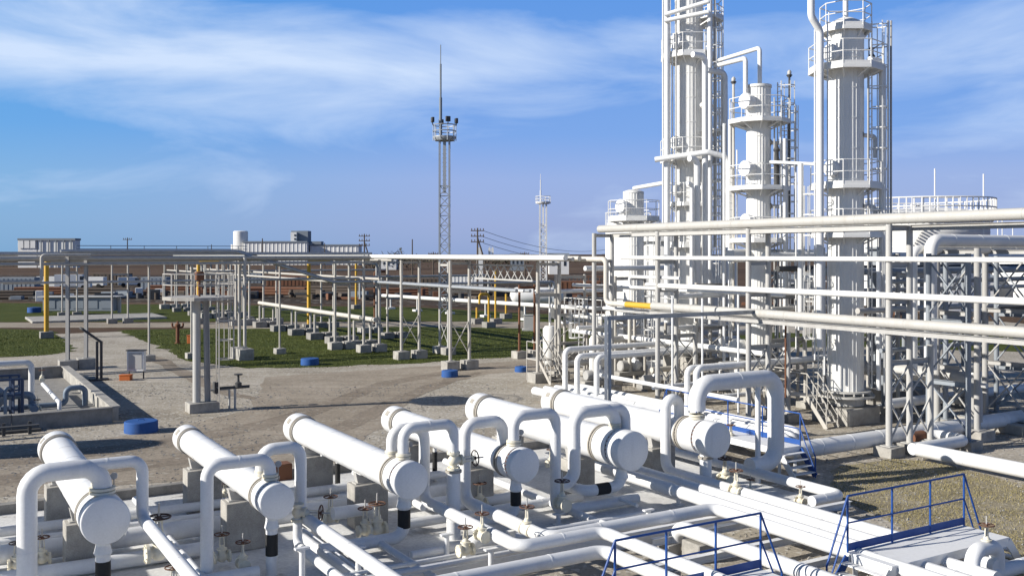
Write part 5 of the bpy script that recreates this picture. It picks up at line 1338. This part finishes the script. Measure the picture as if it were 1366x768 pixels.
for px, py0, w, h, Yd, mt, lab in ((745, 352, 26, 10, 330, 'farwhite', 'pale low building far behind the lattice girder'), (690, 350, 18, 8, 400, 'fargrey', 'grey low building on the horizon behind the lattice girder'), (520, 350, 20, 5, 420, 'farwhite', 'small pale building on the horizon right of the grain elevator'),
                                (1060, 395, 40, 12, 170, 'farwhite', 'pale shed behind the middle tower foot'), (1290, 398, 46, 26, 150, 'farwhite', 'white shed behind the right steelwork')):
    S = Yd / F; t = thing('shed', lab, 'shed', gd(px, Yd)); zc_ = zat(Yd, py0 - h)
    zc_ = max(zc_, 2.5)
    m = MB(); m.box(gd(px, Yd, zc_ / 2), (w * S, 8, zc_)); m.build('wall', M[mt], t)
    m = MB(); q = gd(px, Yd, zc_); m.prism([q + Vector((-w * S / 2 - .3, -4.3, 0)), q + Vector((w * S / 2 + .3, -4.3, 0)), q + Vector((w * S / 2 + .3, 0, 1.0)), q + Vector((-w * S / 2 - .3, 0, 1.0))], UP * .15); m.prism([q + Vector((-w * S / 2 - .3, 4.3, 0)), q + Vector((w * S / 2 + .3, 4.3, 0)), q + Vector((w * S / 2 + .3, 0, 1.0)), q + Vector((-w * S / 2 - .3, 0, 1.0))], UP * .15); m.build('roof', M['fargrey'], t, smooth=False)
    for k in range(3):
        wn = MB(); wn.box(gd(px, Yd, zc_ * .6) + Vector((w * S * (-.3 + .3 * k), -4.02, 0)), (w * S * .12, .1, zc_ * .25)); wn.build('window', M['glass'], t)

# junk yard : vans, hulks, pipe stacks
def van(px, Y, L, h, label, col='farwhite', rz=0.0):
    c = gd(px, Y); t = thing('parked_van', label, 'van', c, 'vans parked behind the lawn'); x = Vector((math.cos(rz), math.sin(rz), 0)); y = UP.cross(x)
    m = MB(); prof = [(-L / 2, .45), (L / 2, .45), (L / 2, 1.1), (L / 2 - .9, 1.25), (L / 2 - 1.5, h), (-L / 2, h)]
    m.prism([c + x * a_ + UP * z - y * .95 for a_, z in prof], y * 1.9); m.build('body', M[col], t, smooth=False)
    m = MB(); m.box(c + x * (L / 2 - 1.5) + UP * (h * .76), (.8, 1.94, h * .24), x, y); m.build('window', M['glass'], t)
    for a_ in (-L * .3, L * .3):
        for s in (-.9, .9):
            m = MB(); m.cyl(c + x * a_ + y * (s - .1) + UP * .42, c + x * a_ + y * (s + .1) + UP * .42, .42, 14); m.build('wheel', M['rubber'], t)
van(70, 195, 5.5, 2.4, 'white van parked far left behind the pump shelter'); van(98, 190, 6.5, 2.9, 'larger white van in the middle of the parked row', rz=.2); van(124, 200, 5.0, 2.2, 'white van at the right end of the parked row', rz=PI)
van(175, 205, 5.2, 2.0, 'white van apart from the row, nearer the rack', rz=.4)
def hulk(px, Y, w, h, mt, label):
    c = gd(px, Y); t = thing('freight_container', label, 'container', c, 'yard containers'); m = MB(); m.box(c + UP * h / 2, (w, 2.4, h), X, None, .05)
    for k in range(int(w / .8)): m.box(c + X * (-w / 2 + .4 + k * .8) + UP * h / 2 - Vector((0, 1.2, 0)), (.25, .12, h * .85))
    m.build('box_body', M[mt], t, smooth=False)
    m = MB(); m.box(c + X * (w / 2) + UP * h * .5, (.1, 1.8, h * .8)); m.build('door', M['fargrey'], t)
hulk(25, 180, 7, 2.6, 'fargrey', 'grey container at the far left of the yard'); hulk(150, 215, 8, 2.6, 'timber', 'dark brown container behind the parked vans'); hulk(208, 190, 5, 2.4, 'fargrey', 'grey container right of the parked vans')
hulk(385, 210, 9, 2.2, 'brown', 'rusty container behind the cream pipe'); hulk(430, 225, 6, 2.4, 'timber', 'dark container behind the yellow pipe'); hulk(565, 190, 9, 2.2, 'timber', 'dark container behind the long white pipe'); hulk(770, 170, 8, 2.2, 'brown', 'rusty container right of the bullet tank'); hulk(330, 230, 7, 2.4, 'fargrey', 'grey container behind the round platform'); hulk(620, 215, 7, 2.2, 'farwhite', 'pale container behind the lattice mast foot')
def stack(px, Y, L, mt, label, n=5, rz=0.0):
    c = gd(px, Y); m = MB(); x = Vector((math.cos(rz), math.sin(rz), 0)); y = UP.cross(x); R_ = random.Random(px)
    for row in range(3):
        for k in range(n - row): m.cyl(c - x * (L / 2 + R_.uniform(-.5, .5)) + y * ((k - (n - row) / 2) * .5) + UP * (.25 + row * .43), c + x * (L / 2) + y * ((k - (n - row) / 2) * .5) + UP * (.25 + row * .43), .24, 8)
    o = solo('pipe_stack', m, M[mt], label, 'pipe stack', 'stacks of old pipe')
for a_ in ((60, 165, 9, 'brown', 'rusty pipe stack before the parked vans'), (130, 160, 10, 'timber', 'dark pipe stack right of the pump shelter'), (235, 175, 9, 'brown', 'rusty pipe stack behind the round platform'), (300, 160, 12, 'brown', 'long rusty pipe stack behind the left rack'),
           (365, 165, 12, 'brown', 'rusty pipe stack behind the start of the cream pipe'), (450, 170, 10, 'timber', 'dark pipe stack behind the rack corner'), (530, 160, 10, 'brown', 'rusty pipe stack left of the lattice mast'), (640, 165, 8, 'timber', 'dark pipe stack behind the yellow pipes'), (755, 150, 9, 'brown', 'rusty pipe stack right of the bullet tank'), (5, 150, 9, 'timber', 'dark pipe stack at the left edge')):
    stack(*a_, rz=.1 * ((a_[0] % 7) - 3))
m = MB()
for k in range(20): m.tube([gd(760 + k * 5, 200, 0), gd(760 + k * 5, 200, 2.2)], .07, 5)
for z in (1.2, 2.2): m.tube([gd(760, 200, z), gd(855, 200, z)], .07, 5)
solo('yard_fence', m, M['brown'], 'rusty rail fence behind the bullet tank', 'fence')

# far bushes along the horizon
def bush(px, Y, w, h, label, seed):
    c = gd(px, Y); R_ = random.Random(seed); t = thing('bare_tree', label, 'tree', c, 'bare trees on the horizon'); m = MB(); k = MB()
    for i in range(7): a_ = R_.uniform(-1, 1); k.tube([c + X * a_ * w * .1, c + X * a_ * w * .35 + UP * h * R_.uniform(.5, .9)], .12, 5)
    for i in range(700):
        u, v_, s = R_.gauss(0, .36), R_.uniform(-1, 1), R_.random() ** .7
        top = h * (.55 + .45 * math.cos(max(-1.4, min(1.4, u * 1.6)))) * (.8 + .35 * mnoise.noise(Vector((u * 4, seed, 0))))
        p_ = c + Vector((u * w * .62, v_ * w * .2, s * top)); e = .35 + .4 * R_.random(); j = len(m.v)
        for q in range(3): m.v.append(p_ + Vector((R_.uniform(-e, e), R_.uniform(-e, e), R_.uniform(-e, e))))
        m.f.append((j, j + 1, j + 2))
    m.build('crown', M['bush'], t, smooth=False, fix=False); k.build('trunk', M['timber'], t)
bush(528, 420, 24, 9.5, 'bare dark tree clump on the horizon left of the tall light mast', 1); bush(505, 430, 14, 7.5, 'low bare bush on the horizon right of the grain elevator', 2); bush(8, 520, 24, 8, 'bare bush on the horizon at the left edge', 3); bush(673, 500, 20, 7, 'bare bush on the horizon between the strutted pole and the white mast', 4); bush(240, 560, 30, 7, 'low bare trees left of the grain elevator', 5)
m = MB(); R_ = random.Random(5)
for i in range(9000):
    p_ = Vector((R_.uniform(-560, 620), 740 + R_.uniform(-20, 60), 0)); hh = 2.0 + 6.0 * max(0, mnoise.noise(Vector((p_.x * .02, 1, 0))) + .3); p_.z = R_.random() * hh; e = 1.2; j = len(m.v)
    for q in range(3): m.v.append(p_ + Vector((R_.uniform(-e, e), R_.uniform(-e, e), R_.uniform(-e, e) * .7)))
    m.f.append((j, j + 1, j + 2))
o = m.build('far_scrub', M['bush'], smooth=False, fix=False); o['kind'] = 'stuff'

# ------------------------------------------------------------------ more plant among the towers
for (a0, a1, b, h, lab) in ((32.0, 34.2, 31.0, 5.2, 'beige pipe trestle between the middle and the right tower'), (31.8, 34.0, 35.6, 5.6, 'beige pipe trestle between the tallest and the middle tower'),
                          (31.4, 33.4, 41.5, 5.8, 'beige pipe trestle before the tallest tower'), (30.6, 32.6, 46.0, 5.8, 'beige pipe trestle before the short vessel'), (35.4, 37.4, 27.0, 6.2, 'beige pipe trestle right behind the tall right tower')):
    trestle([A(a0, b), A(a1, b)], h, lab, (h - .05, h * .62, h * .34), ((.5, h * .32), (h * .36, h * .6)), 'rack', .16, .6, .3)
def service_deck(a0, a1, b0, b1, z, label):
    t = thing('service_platform', label, 'platform', A((a0 + a1) / 2, (b0 + b1) / 2))
    m = MB(); m.box(A((a0 + a1) / 2, (b0 + b1) / 2, z), (a1 - a0, b1 - b0, .06), WA, UB)
    for e in (a0, a1): m.channel(A(e, b0, z - .12), A(e, b1, z - .12), .1, .18)
    m.build('deck', M['steelw'], t, smooth=False)
    m = MB(); P_ = [A(a0, b0), A(a0, b1), A(a1, b1), A(a1, b0)]; Q_ = []
    for p_, q in zip(P_, P_[1:] + P_[:1]):
        n = max(2, int((q - p_).length / 1.3)); Q_ += [p_.lerp(q, i / n) for i in range(n)]
    rail_run(m, Q_ + Q_[:1], z, 1.05, .022, True, .12); m.build('railing', M['white2'], t)
    for p_ in P_:
        m = MB(); m.cyl(p_, p_ + UP * z, .08); m.build('leg', M['rack'], t)
    ladder(t, A(a0 - .1, (b0 + b1) / 2), -WA, .1, z + 1, True)
service_deck(31.9, 34.0, 37.0, 40.5, 4.2, 'railed service deck between the rack and the tallest tower')
service_deck(31.6, 33.2, 43.0, 46.6, 3.4, 'railed service deck before the short vessel')
service_deck(34.8, 36.6, 29.5, 32.0, 5.2, 'railed service deck behind the middle and right towers')
for a0, b, z, a1, r, mt, lab in ((30, 35.2, 5.0, 36, .12, 'white', 'white pipe below the mid-height rack pipe'), (30, 42.3, 6.2, 38, .14, 'white', 'white pipe high before the tallest tower'), (30, 44.0, 1.0, 40, .16, 'steelw', 'pale pipe near the ground before the short vessel'),
                              (31.2, 30.2, 4.6, 36, .1, 'beige', 'beige pipe linking the rack to the middle tower'), (30, 47.2, 4.8, 37, .12, 'white', 'white pipe behind the left end of the near rack')):
    pipe(route(A(a0, b, z), 'a=%g z-1.2' % a1), r, lab, mt, group='low cross pipes', bands=4)
for k, (a_, b, h, lab) in enumerate(((31.2, 47.5, 2.6, 'small upright white drum behind the left end of the near rack'), (31.0, 42.6, 2.4, 'small upright white drum before the tallest tower'), (32.6, 33.6, 2.8, 'small upright white drum below the middle tower'))):
    t = thing('vertical_drum', label=lab, cat='drum', loc=A(a_, b)); c = A(a_, b)
    m = MB(); m.lathe(c, UP, [(.5, 0), (.52, .3), (.7, .42), (h, .42), (h + .18, .3), (h + .22, 0)], 20); m.build('shell', M['white2'], t)
    for q in range(3):
        o_ = Vector((math.cos(q * 2.09), math.sin(q * 2.09), 0)) * .34; m = MB(); m.bar(c + o_, c + o_ + UP * .8, .08); m.build('leg', M['steelw'], t)
    m = MB(); m.cyl(c + UP * (h + .2), c + UP * (h + 1.2), .06); m.build('vent_pipe', M['white2'], t)
# extra lines on the left racks
for bz, z, r, mt, lab in ((63.9, 6.35, .07, 'rack', 'thin pipe slung under the front of the left branch rack'), (64.7, 6.38, .08, 'galv', 'grey pipe slung under the left branch rack')):
    pipe(route(A(27.0, bz, z), 'a=-20'), r, lab, mt, group='rack pipes', bands=7)
for k, (a_, lab) in enumerate(((12.5, 'slim pipe trestle left of the round platform'), (15.2, 'slim pipe trestle right of the round platform'), (21.2, 'slim pipe trestle on the lawn right of the twin posts'))):
    trestle([A(a_, 66.6)], 6.3, lab, (), (), 'rack', .14, .7, .4)
m = MB(); m.box(A(16.6, 66.6, 6.34), (10, .12, .1), WA, UB); solo('rack_beam', m, M['rack'], 'slim beam over the slim trestles behind the round platform', 'beam')
# gauges and small bore tubing on the exchangers
for i in range(6):
    q = A(EA[i] + ER[i] * .5, EB[i] + EL[i] - .3, ZC + ER[i] * .8)
    t = thing('pressure_gauge', ('tiny dial gauge on a stem atop the %s heat exchanger' % ('leftmost', 'second-from-left', 'third-from-left', 'fourth-from-left', 'fifth-from-left', 'rightmost')[i]), 'gauge', q, 'gauges on the exchangers')
    m = MB(); m.cyl(q, q + UP * .32, .014, 6); m.cyl(q + UP * .05, q + UP * .12, .035, 8); m.build('stem', M['flange'], t)
    m = MB(); d = Vector((.1, -1, .1)); m.lathe(q + UP * .38 + Vector((0, .02, 0)), d, [(0, 0), (0, .07), (.05, .07), (.05, 0)], 16); m.build('dial', M['steelw'], t)
    if i in (2, 3):
        pipe(route(A(EA[i] + .5, EB[i] + 6.0, .12), 'z=1.3 a-.5'), .06, 'small tube with a black sleeve behind the %s exchanger' % ORD[i] + ' from the left', 'white', group='small tubes', bands=0, kids=[collar(A(EA[i] + .5, EB[i] + 6.0, .7), UP, .075, .6, 'black', 'black_band')])
# unseen tank added left of the frame to cast shade across the yard
t = thing('storage_tank', 'unseen white tank added beyond the left picture edge to shade the yard', 'tank', Vector((-28.5, 31.2, 0)))
m = MB(); m.lathe(Vector((-28.5, 31.2, 0)), UP, [(0, 0), (0, 1.4), (6.6, 1.4), (7.1, .8), (7.2, 0)], 32); m.build('shell', M['white2'], t)

# ------------------------------------------------------------------ denser racks and steelwork
sheet('yard_soil', [(-300, 404), (0, 402), (300, 404), (560, 407), (700, 414), (900, 420), (900, 372), (560, 368), (300, 367), (-300, 367)], .012, M['soil'], .8, 9, 3)
for b, a_s, lab in ((100, (25.9, 27.2, 28.6), 'three-post pipe trestle behind the narrow path'), (113, (25.9, 27.2, 28.6, 29.9), 'four-post pipe trestle left of the round platform, second of the far cluster'), (121, (25.9, 27.2, 28.6, 29.9), 'four-post pipe trestle left of the round platform, next to the farthest'),
                  (104, (16.0, 17.5), 'pipe trestle in the far yard left of the round platform'), (118, (13.0, 14.5), 'pipe trestle in the far yard before the parked vans'), (88, (32.0, 33.2), 'pipe trestle behind the yellow pipes on the far lawn'), (74, (32.6, 33.8), 'pipe trestle behind the brown post pipe')):
    trestle([A(a_, b) for a_ in a_s], 6.4, lab, (6.35, 5.0, 3.4), (), 'rack', .18, .9, .5, footmat='concd')
for b, a0, a1, z, r, mt, lab in ((66.2, 4, 27, 5.2, .08, 'galv', 'grey pipe at mid height behind the left branch rack'), (103.6, 9, 27, 6.2, .12, 'rack', 'pipe crossing the far yard before the parked vans'), (117.5, 4, 28, 5.9, .12, 'rack', 'farthest pipe crossing the yard'), (99.8, 24, 44, 5.2, .1, 'steelw', 'pale pipe crossing behind the corner of the racks'),
                              (87.6, 27, 42, 4.7, .1, 'rack', 'pipe crossing behind the yellow pipes'), (73.7, 28, 42, 5.1, .09, 'steelw', 'pale pipe crossing behind the lattice girder'), (60.4, 28.5, 40, 4.9, .09, 'galv', 'grey pipe crossing the lawn behind the lattice girder')):
    pipe(route(A(a0, b, z), 'a=%g z-1.5' % a1), r, lab, mt, group='rack pipes', bands=7)
for a_, z, r, mt, lab in ((26.2, 4.9, .09, 'rack', 'lower pipe of the far cluster, left one'), (28.9, 5.1, .1, 'rack', 'lower pipe of the far cluster, right one'), (29.7, 6.5, .1, 'rack', 'upper pipe of the far cluster at its right side')):
    pipe(route(A(a_, 66.5, z), 'b=128'), r, lab, mt, group='rack pipes', bands=7)
for (p_, q_, h, lab) in ((A(31.9, 21.4), A(31.9, 23.0), 7.0, 'shade-toned braced tower beside the white duct elbow'), (A(35.2, 24.6), A(36.6, 24.6), 6.8, 'shade-toned braced tower between the two duct towers'), (A(38.6, 23.0), A(38.6, 24.6), 6.9, 'shade-toned braced tower just inside the right picture edge'),
                          (A(36.0, 28.2), A(37.4, 28.2), 6.2, 'shade-toned braced tower behind the fat ground pipe'), (A(40.5, 27.4), A(42.0, 27.4), 6.6, 'shade-toned braced tower far right behind the others'), (A(33.6, 33.5), A(35.0, 33.5), 6.2, 'shade-toned braced tower in the gap left of the right tower')):
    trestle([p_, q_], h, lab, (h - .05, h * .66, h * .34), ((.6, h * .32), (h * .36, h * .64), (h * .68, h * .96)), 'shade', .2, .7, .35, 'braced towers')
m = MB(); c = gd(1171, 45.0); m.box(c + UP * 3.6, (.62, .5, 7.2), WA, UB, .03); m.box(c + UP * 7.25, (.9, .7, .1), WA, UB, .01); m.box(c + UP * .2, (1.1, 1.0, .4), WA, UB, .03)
solo('support_pillar', m, M['shade'], 'thick shade-toned pillar just right behind the tall right tower', 'pillar')
for a0, b, z, a1, r, mt, lab in ((32, 24.9, 5.9, 52, .1, 'shade', 'shade-toned pipe high in the right steelwork'), (32, 26.3, 4.7, 52, .12, 'steelw', 'pale pipe at the middle of the right steelwork'), (32, 25.2, 3.2, 50, .09, 'shade', 'shade-toned pipe low in the right steelwork'), (32.4, 28.9, 6.2, 50, .16, 'shade', 'shade-toned pipe behind the right pillar'), (35.5, 30.5, 3.0, 52, .12, 'steelw', 'pale pipe far in the right steelwork')):
    pipe(route(A(a0, b, z), 'a=%g' % a1), r, lab, mt, group='low cross pipes', bands=5)
# scrap in the yard
def heap(px, Y, w, label, seed, mats):
    R_ = random.Random(seed); c = gd(px, Y); t = thing('scrap_heap', label, 'scrap heap', c, 'scrap heaps in the yard')
    for k in range(7):
        m = MB(); sz = (R_.uniform(.8, 2.6), R_.uniform(.6, 1.4), R_.uniform(.5, 1.7)); x = Vector((math.cos(R_.random() * 3), math.sin(R_.random() * 3) * .3, 0)).normalized()
        q = c + Vector((R_.uniform(-w / 2, w / 2), R_.uniform(-3, 3), sz[2] / 2))
        if k % 3 == 2:
            nm = 'drum'; m.lathe(q - UP * (sz[2] / 2), UP, [(0, 0), (0, .42), (sz[2] * .7, .42), (sz[2] * .7, 0)], 12)
        else: nm = ('crate', 'beam_pile')[k % 2]; m.box(q, sz if k % 2 == 0 else (sz[0] * 2.2, .5, .4), x, None, .04)
        m.build(nm, M[R_.choice(mats)], t, smooth=False)
for k, (px, Y, w, mats, lab) in enumerate(((20, 150, 9, ('timber', 'fargrey', 'dark'), 'dark scrap heap at the far left of the yard'), (85, 145, 8, ('dark', 'timber', 'farwhite'), 'scrap heap before the parked vans'), (155, 150, 10, ('timber', 'dark', 'fargrey'), 'dark scrap heap right of the parked vans'),
        (200, 160, 8, ('brown', 'timber', 'farwhite'), 'scrap heap left of the far trestle cluster'), (250, 150, 9, ('dark', 'timber', 'brown'), 'dark scrap heap behind the round platform'), (325, 150, 10, ('brown', 'dark', 'timber'), 'rusty scrap heap behind the twin-post trestle'),
        (400, 155, 9, ('timber', 'dark', 'farwhite'), 'scrap heap behind the yellow lawn pipe'), (455, 150, 9, ('dark', 'brown', 'timber'), 'dark scrap heap behind the rack corner'), (515, 148, 8, ('timber', 'fargrey', 'dark'), 'scrap heap left of the lattice mast foot'), (600, 150, 10, ('dark', 'timber', 'brown'), 'dark scrap heap right of the lattice mast foot'),
        (668, 160, 8, ('timber', 'dark', 'brown'), 'scrap heap left of the bullet tank'), (760, 145, 9, ('brown', 'dark', 'timber'), 'rusty scrap heap right of the bullet tank'), (1070, 120, 9, ('timber', 'brown', 'fargrey'), 'scrap heap seen between the middle and right towers'), (1200, 110, 9, ('timber', 'brown', 'dark'), 'scrap heap seen right of the right tower foot'))):
    heap(px, Y, w, lab, k + 40, mats)

# ------------------------------------------------------------------ sky, sun, camera
EL_, HX, HYD = math.radians(24.5), -.9563, -.2924
sd = Vector((HX * math.cos(EL_), HYD * math.cos(EL_), math.sin(EL_)))
W = bpy.data.worlds.new('World'); SC.world = W; W.use_nodes = True; nt = W.node_tree
bg = nt.nodes['Background']
sky = N(nt, 'ShaderNodeTexSky', sky_type='NISHITA'); sky.sun_disc = False; sky.sun_elevation = EL_
sky.sun_rotation = math.atan2(HX, HYD); sky.altitude = 200; sky.air_density = 1.0; sky.dust_density = .6; sky.ozone_density = 2.0
tc = N(nt, 'ShaderNodeTexCoord'); sx = N(nt, 'ShaderNodeSeparateXYZ'); nt.links.new(tc.outputs['Generated'], sx.inputs[0])
def math_(op, a_, b_):
    n = N(nt, 'ShaderNodeMath', operation=op)
    for i, v_ in enumerate((a_, b_)):
        if isinstance(v_, (int, float)): n.inputs[i].default_value = v_
        else: nt.links.new(v_, n.inputs[i])
    return n.outputs[0]
mp = N(nt, 'ShaderNodeMapping'); mp.inputs['Scale'].default_value = (2.6, 2.6, 9.5); mp.inputs['Rotation'].default_value = (0, .05, 0); mp.inputs['Location'].default_value = (9.59, 4.3, 1.1); nt.links.new(tc.outputs['Generated'], mp.inputs[0])
n1 = noise(nt, mp.outputs[0], 1.5, 9, .56, .55); n2 = noise(nt, mp.outputs[0], .6, 3, .5, .3)
high = ramp(nt, sx.outputs[2], [(.085, (0, 0, 0)), (.15, (.6,) * 3), (.185, (1, 1, 1)), (.215, (.75,) * 3), (.25, (.1,) * 3)])
side = ramp(nt, math_('ADD', math_('MULTIPLY', sx.outputs[0], .8), .5), [(.12, (.85,) * 3), (.36, (1, 1, 1)), (.55, (.75,) * 3), (.70, (.35,) * 3), (.85, (.5,) * 3)])
bias = math_('MULTIPLY', math_('MULTIPLY', high, side), .26)
cov = math_('ADD', math_('ADD', math_('MULTIPLY', n1, .62), math_('MULTIPLY', n2, .38)), math_('SUBTRACT', bias, .135))
cl = ramp(nt, cov, [(.40, (0, 0, 0)), (.52, (.42,) * 3), (.68, (.95,) * 3)])
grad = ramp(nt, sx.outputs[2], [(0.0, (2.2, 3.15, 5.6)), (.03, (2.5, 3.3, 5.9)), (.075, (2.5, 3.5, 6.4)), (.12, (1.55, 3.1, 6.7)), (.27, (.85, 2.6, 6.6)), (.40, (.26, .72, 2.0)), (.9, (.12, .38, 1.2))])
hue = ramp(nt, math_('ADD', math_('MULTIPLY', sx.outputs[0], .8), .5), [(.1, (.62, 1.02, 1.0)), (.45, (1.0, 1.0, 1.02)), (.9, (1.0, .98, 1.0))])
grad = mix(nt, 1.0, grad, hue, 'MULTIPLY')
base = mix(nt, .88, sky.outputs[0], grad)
cl = mix(nt, 1.0, cl, ramp(nt, sx.outputs[2], [(.26, (1, 1, 1)), (.40, (.12,) * 3)]), 'MULTIPLY')
cloud = mix(nt, cl, base, (5.3, 6.4, 8.2))
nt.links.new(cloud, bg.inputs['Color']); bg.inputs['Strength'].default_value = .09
sl = bpy.data.lights.new('sun', 'SUN'); sl.energy = 5.0; sl.angle = math.radians(.53); sl.color = (1.0, .955, .88)
so = bpy.data.objects.new('sun', sl); COL.objects.link(so); so.rotation_euler = (-sd).to_track_quat('-Z', 'Y').to_euler(); so.location = (0, 0, 60)
cd = bpy.data.cameras.new('camera'); cd.sensor_width = 36; cd.lens = 36 * F / 1366; cd.shift_y = -46 / 1366; cd.clip_start = .2; cd.clip_end = 9000
co = bpy.data.objects.new('camera', cd); COL.objects.link(co); co.location = (0, 0, H); co.rotation_euler = (PI / 2, 0, 0); SC.camera = co
SC.view_settings.view_transform = 'Standard'; SC.view_settings.look = 'None'; SC.view_settings.gamma = 1; SC.view_settings.exposure = .45
SC.cycles.use_denoising = True; SC.cycles.max_bounces = 6
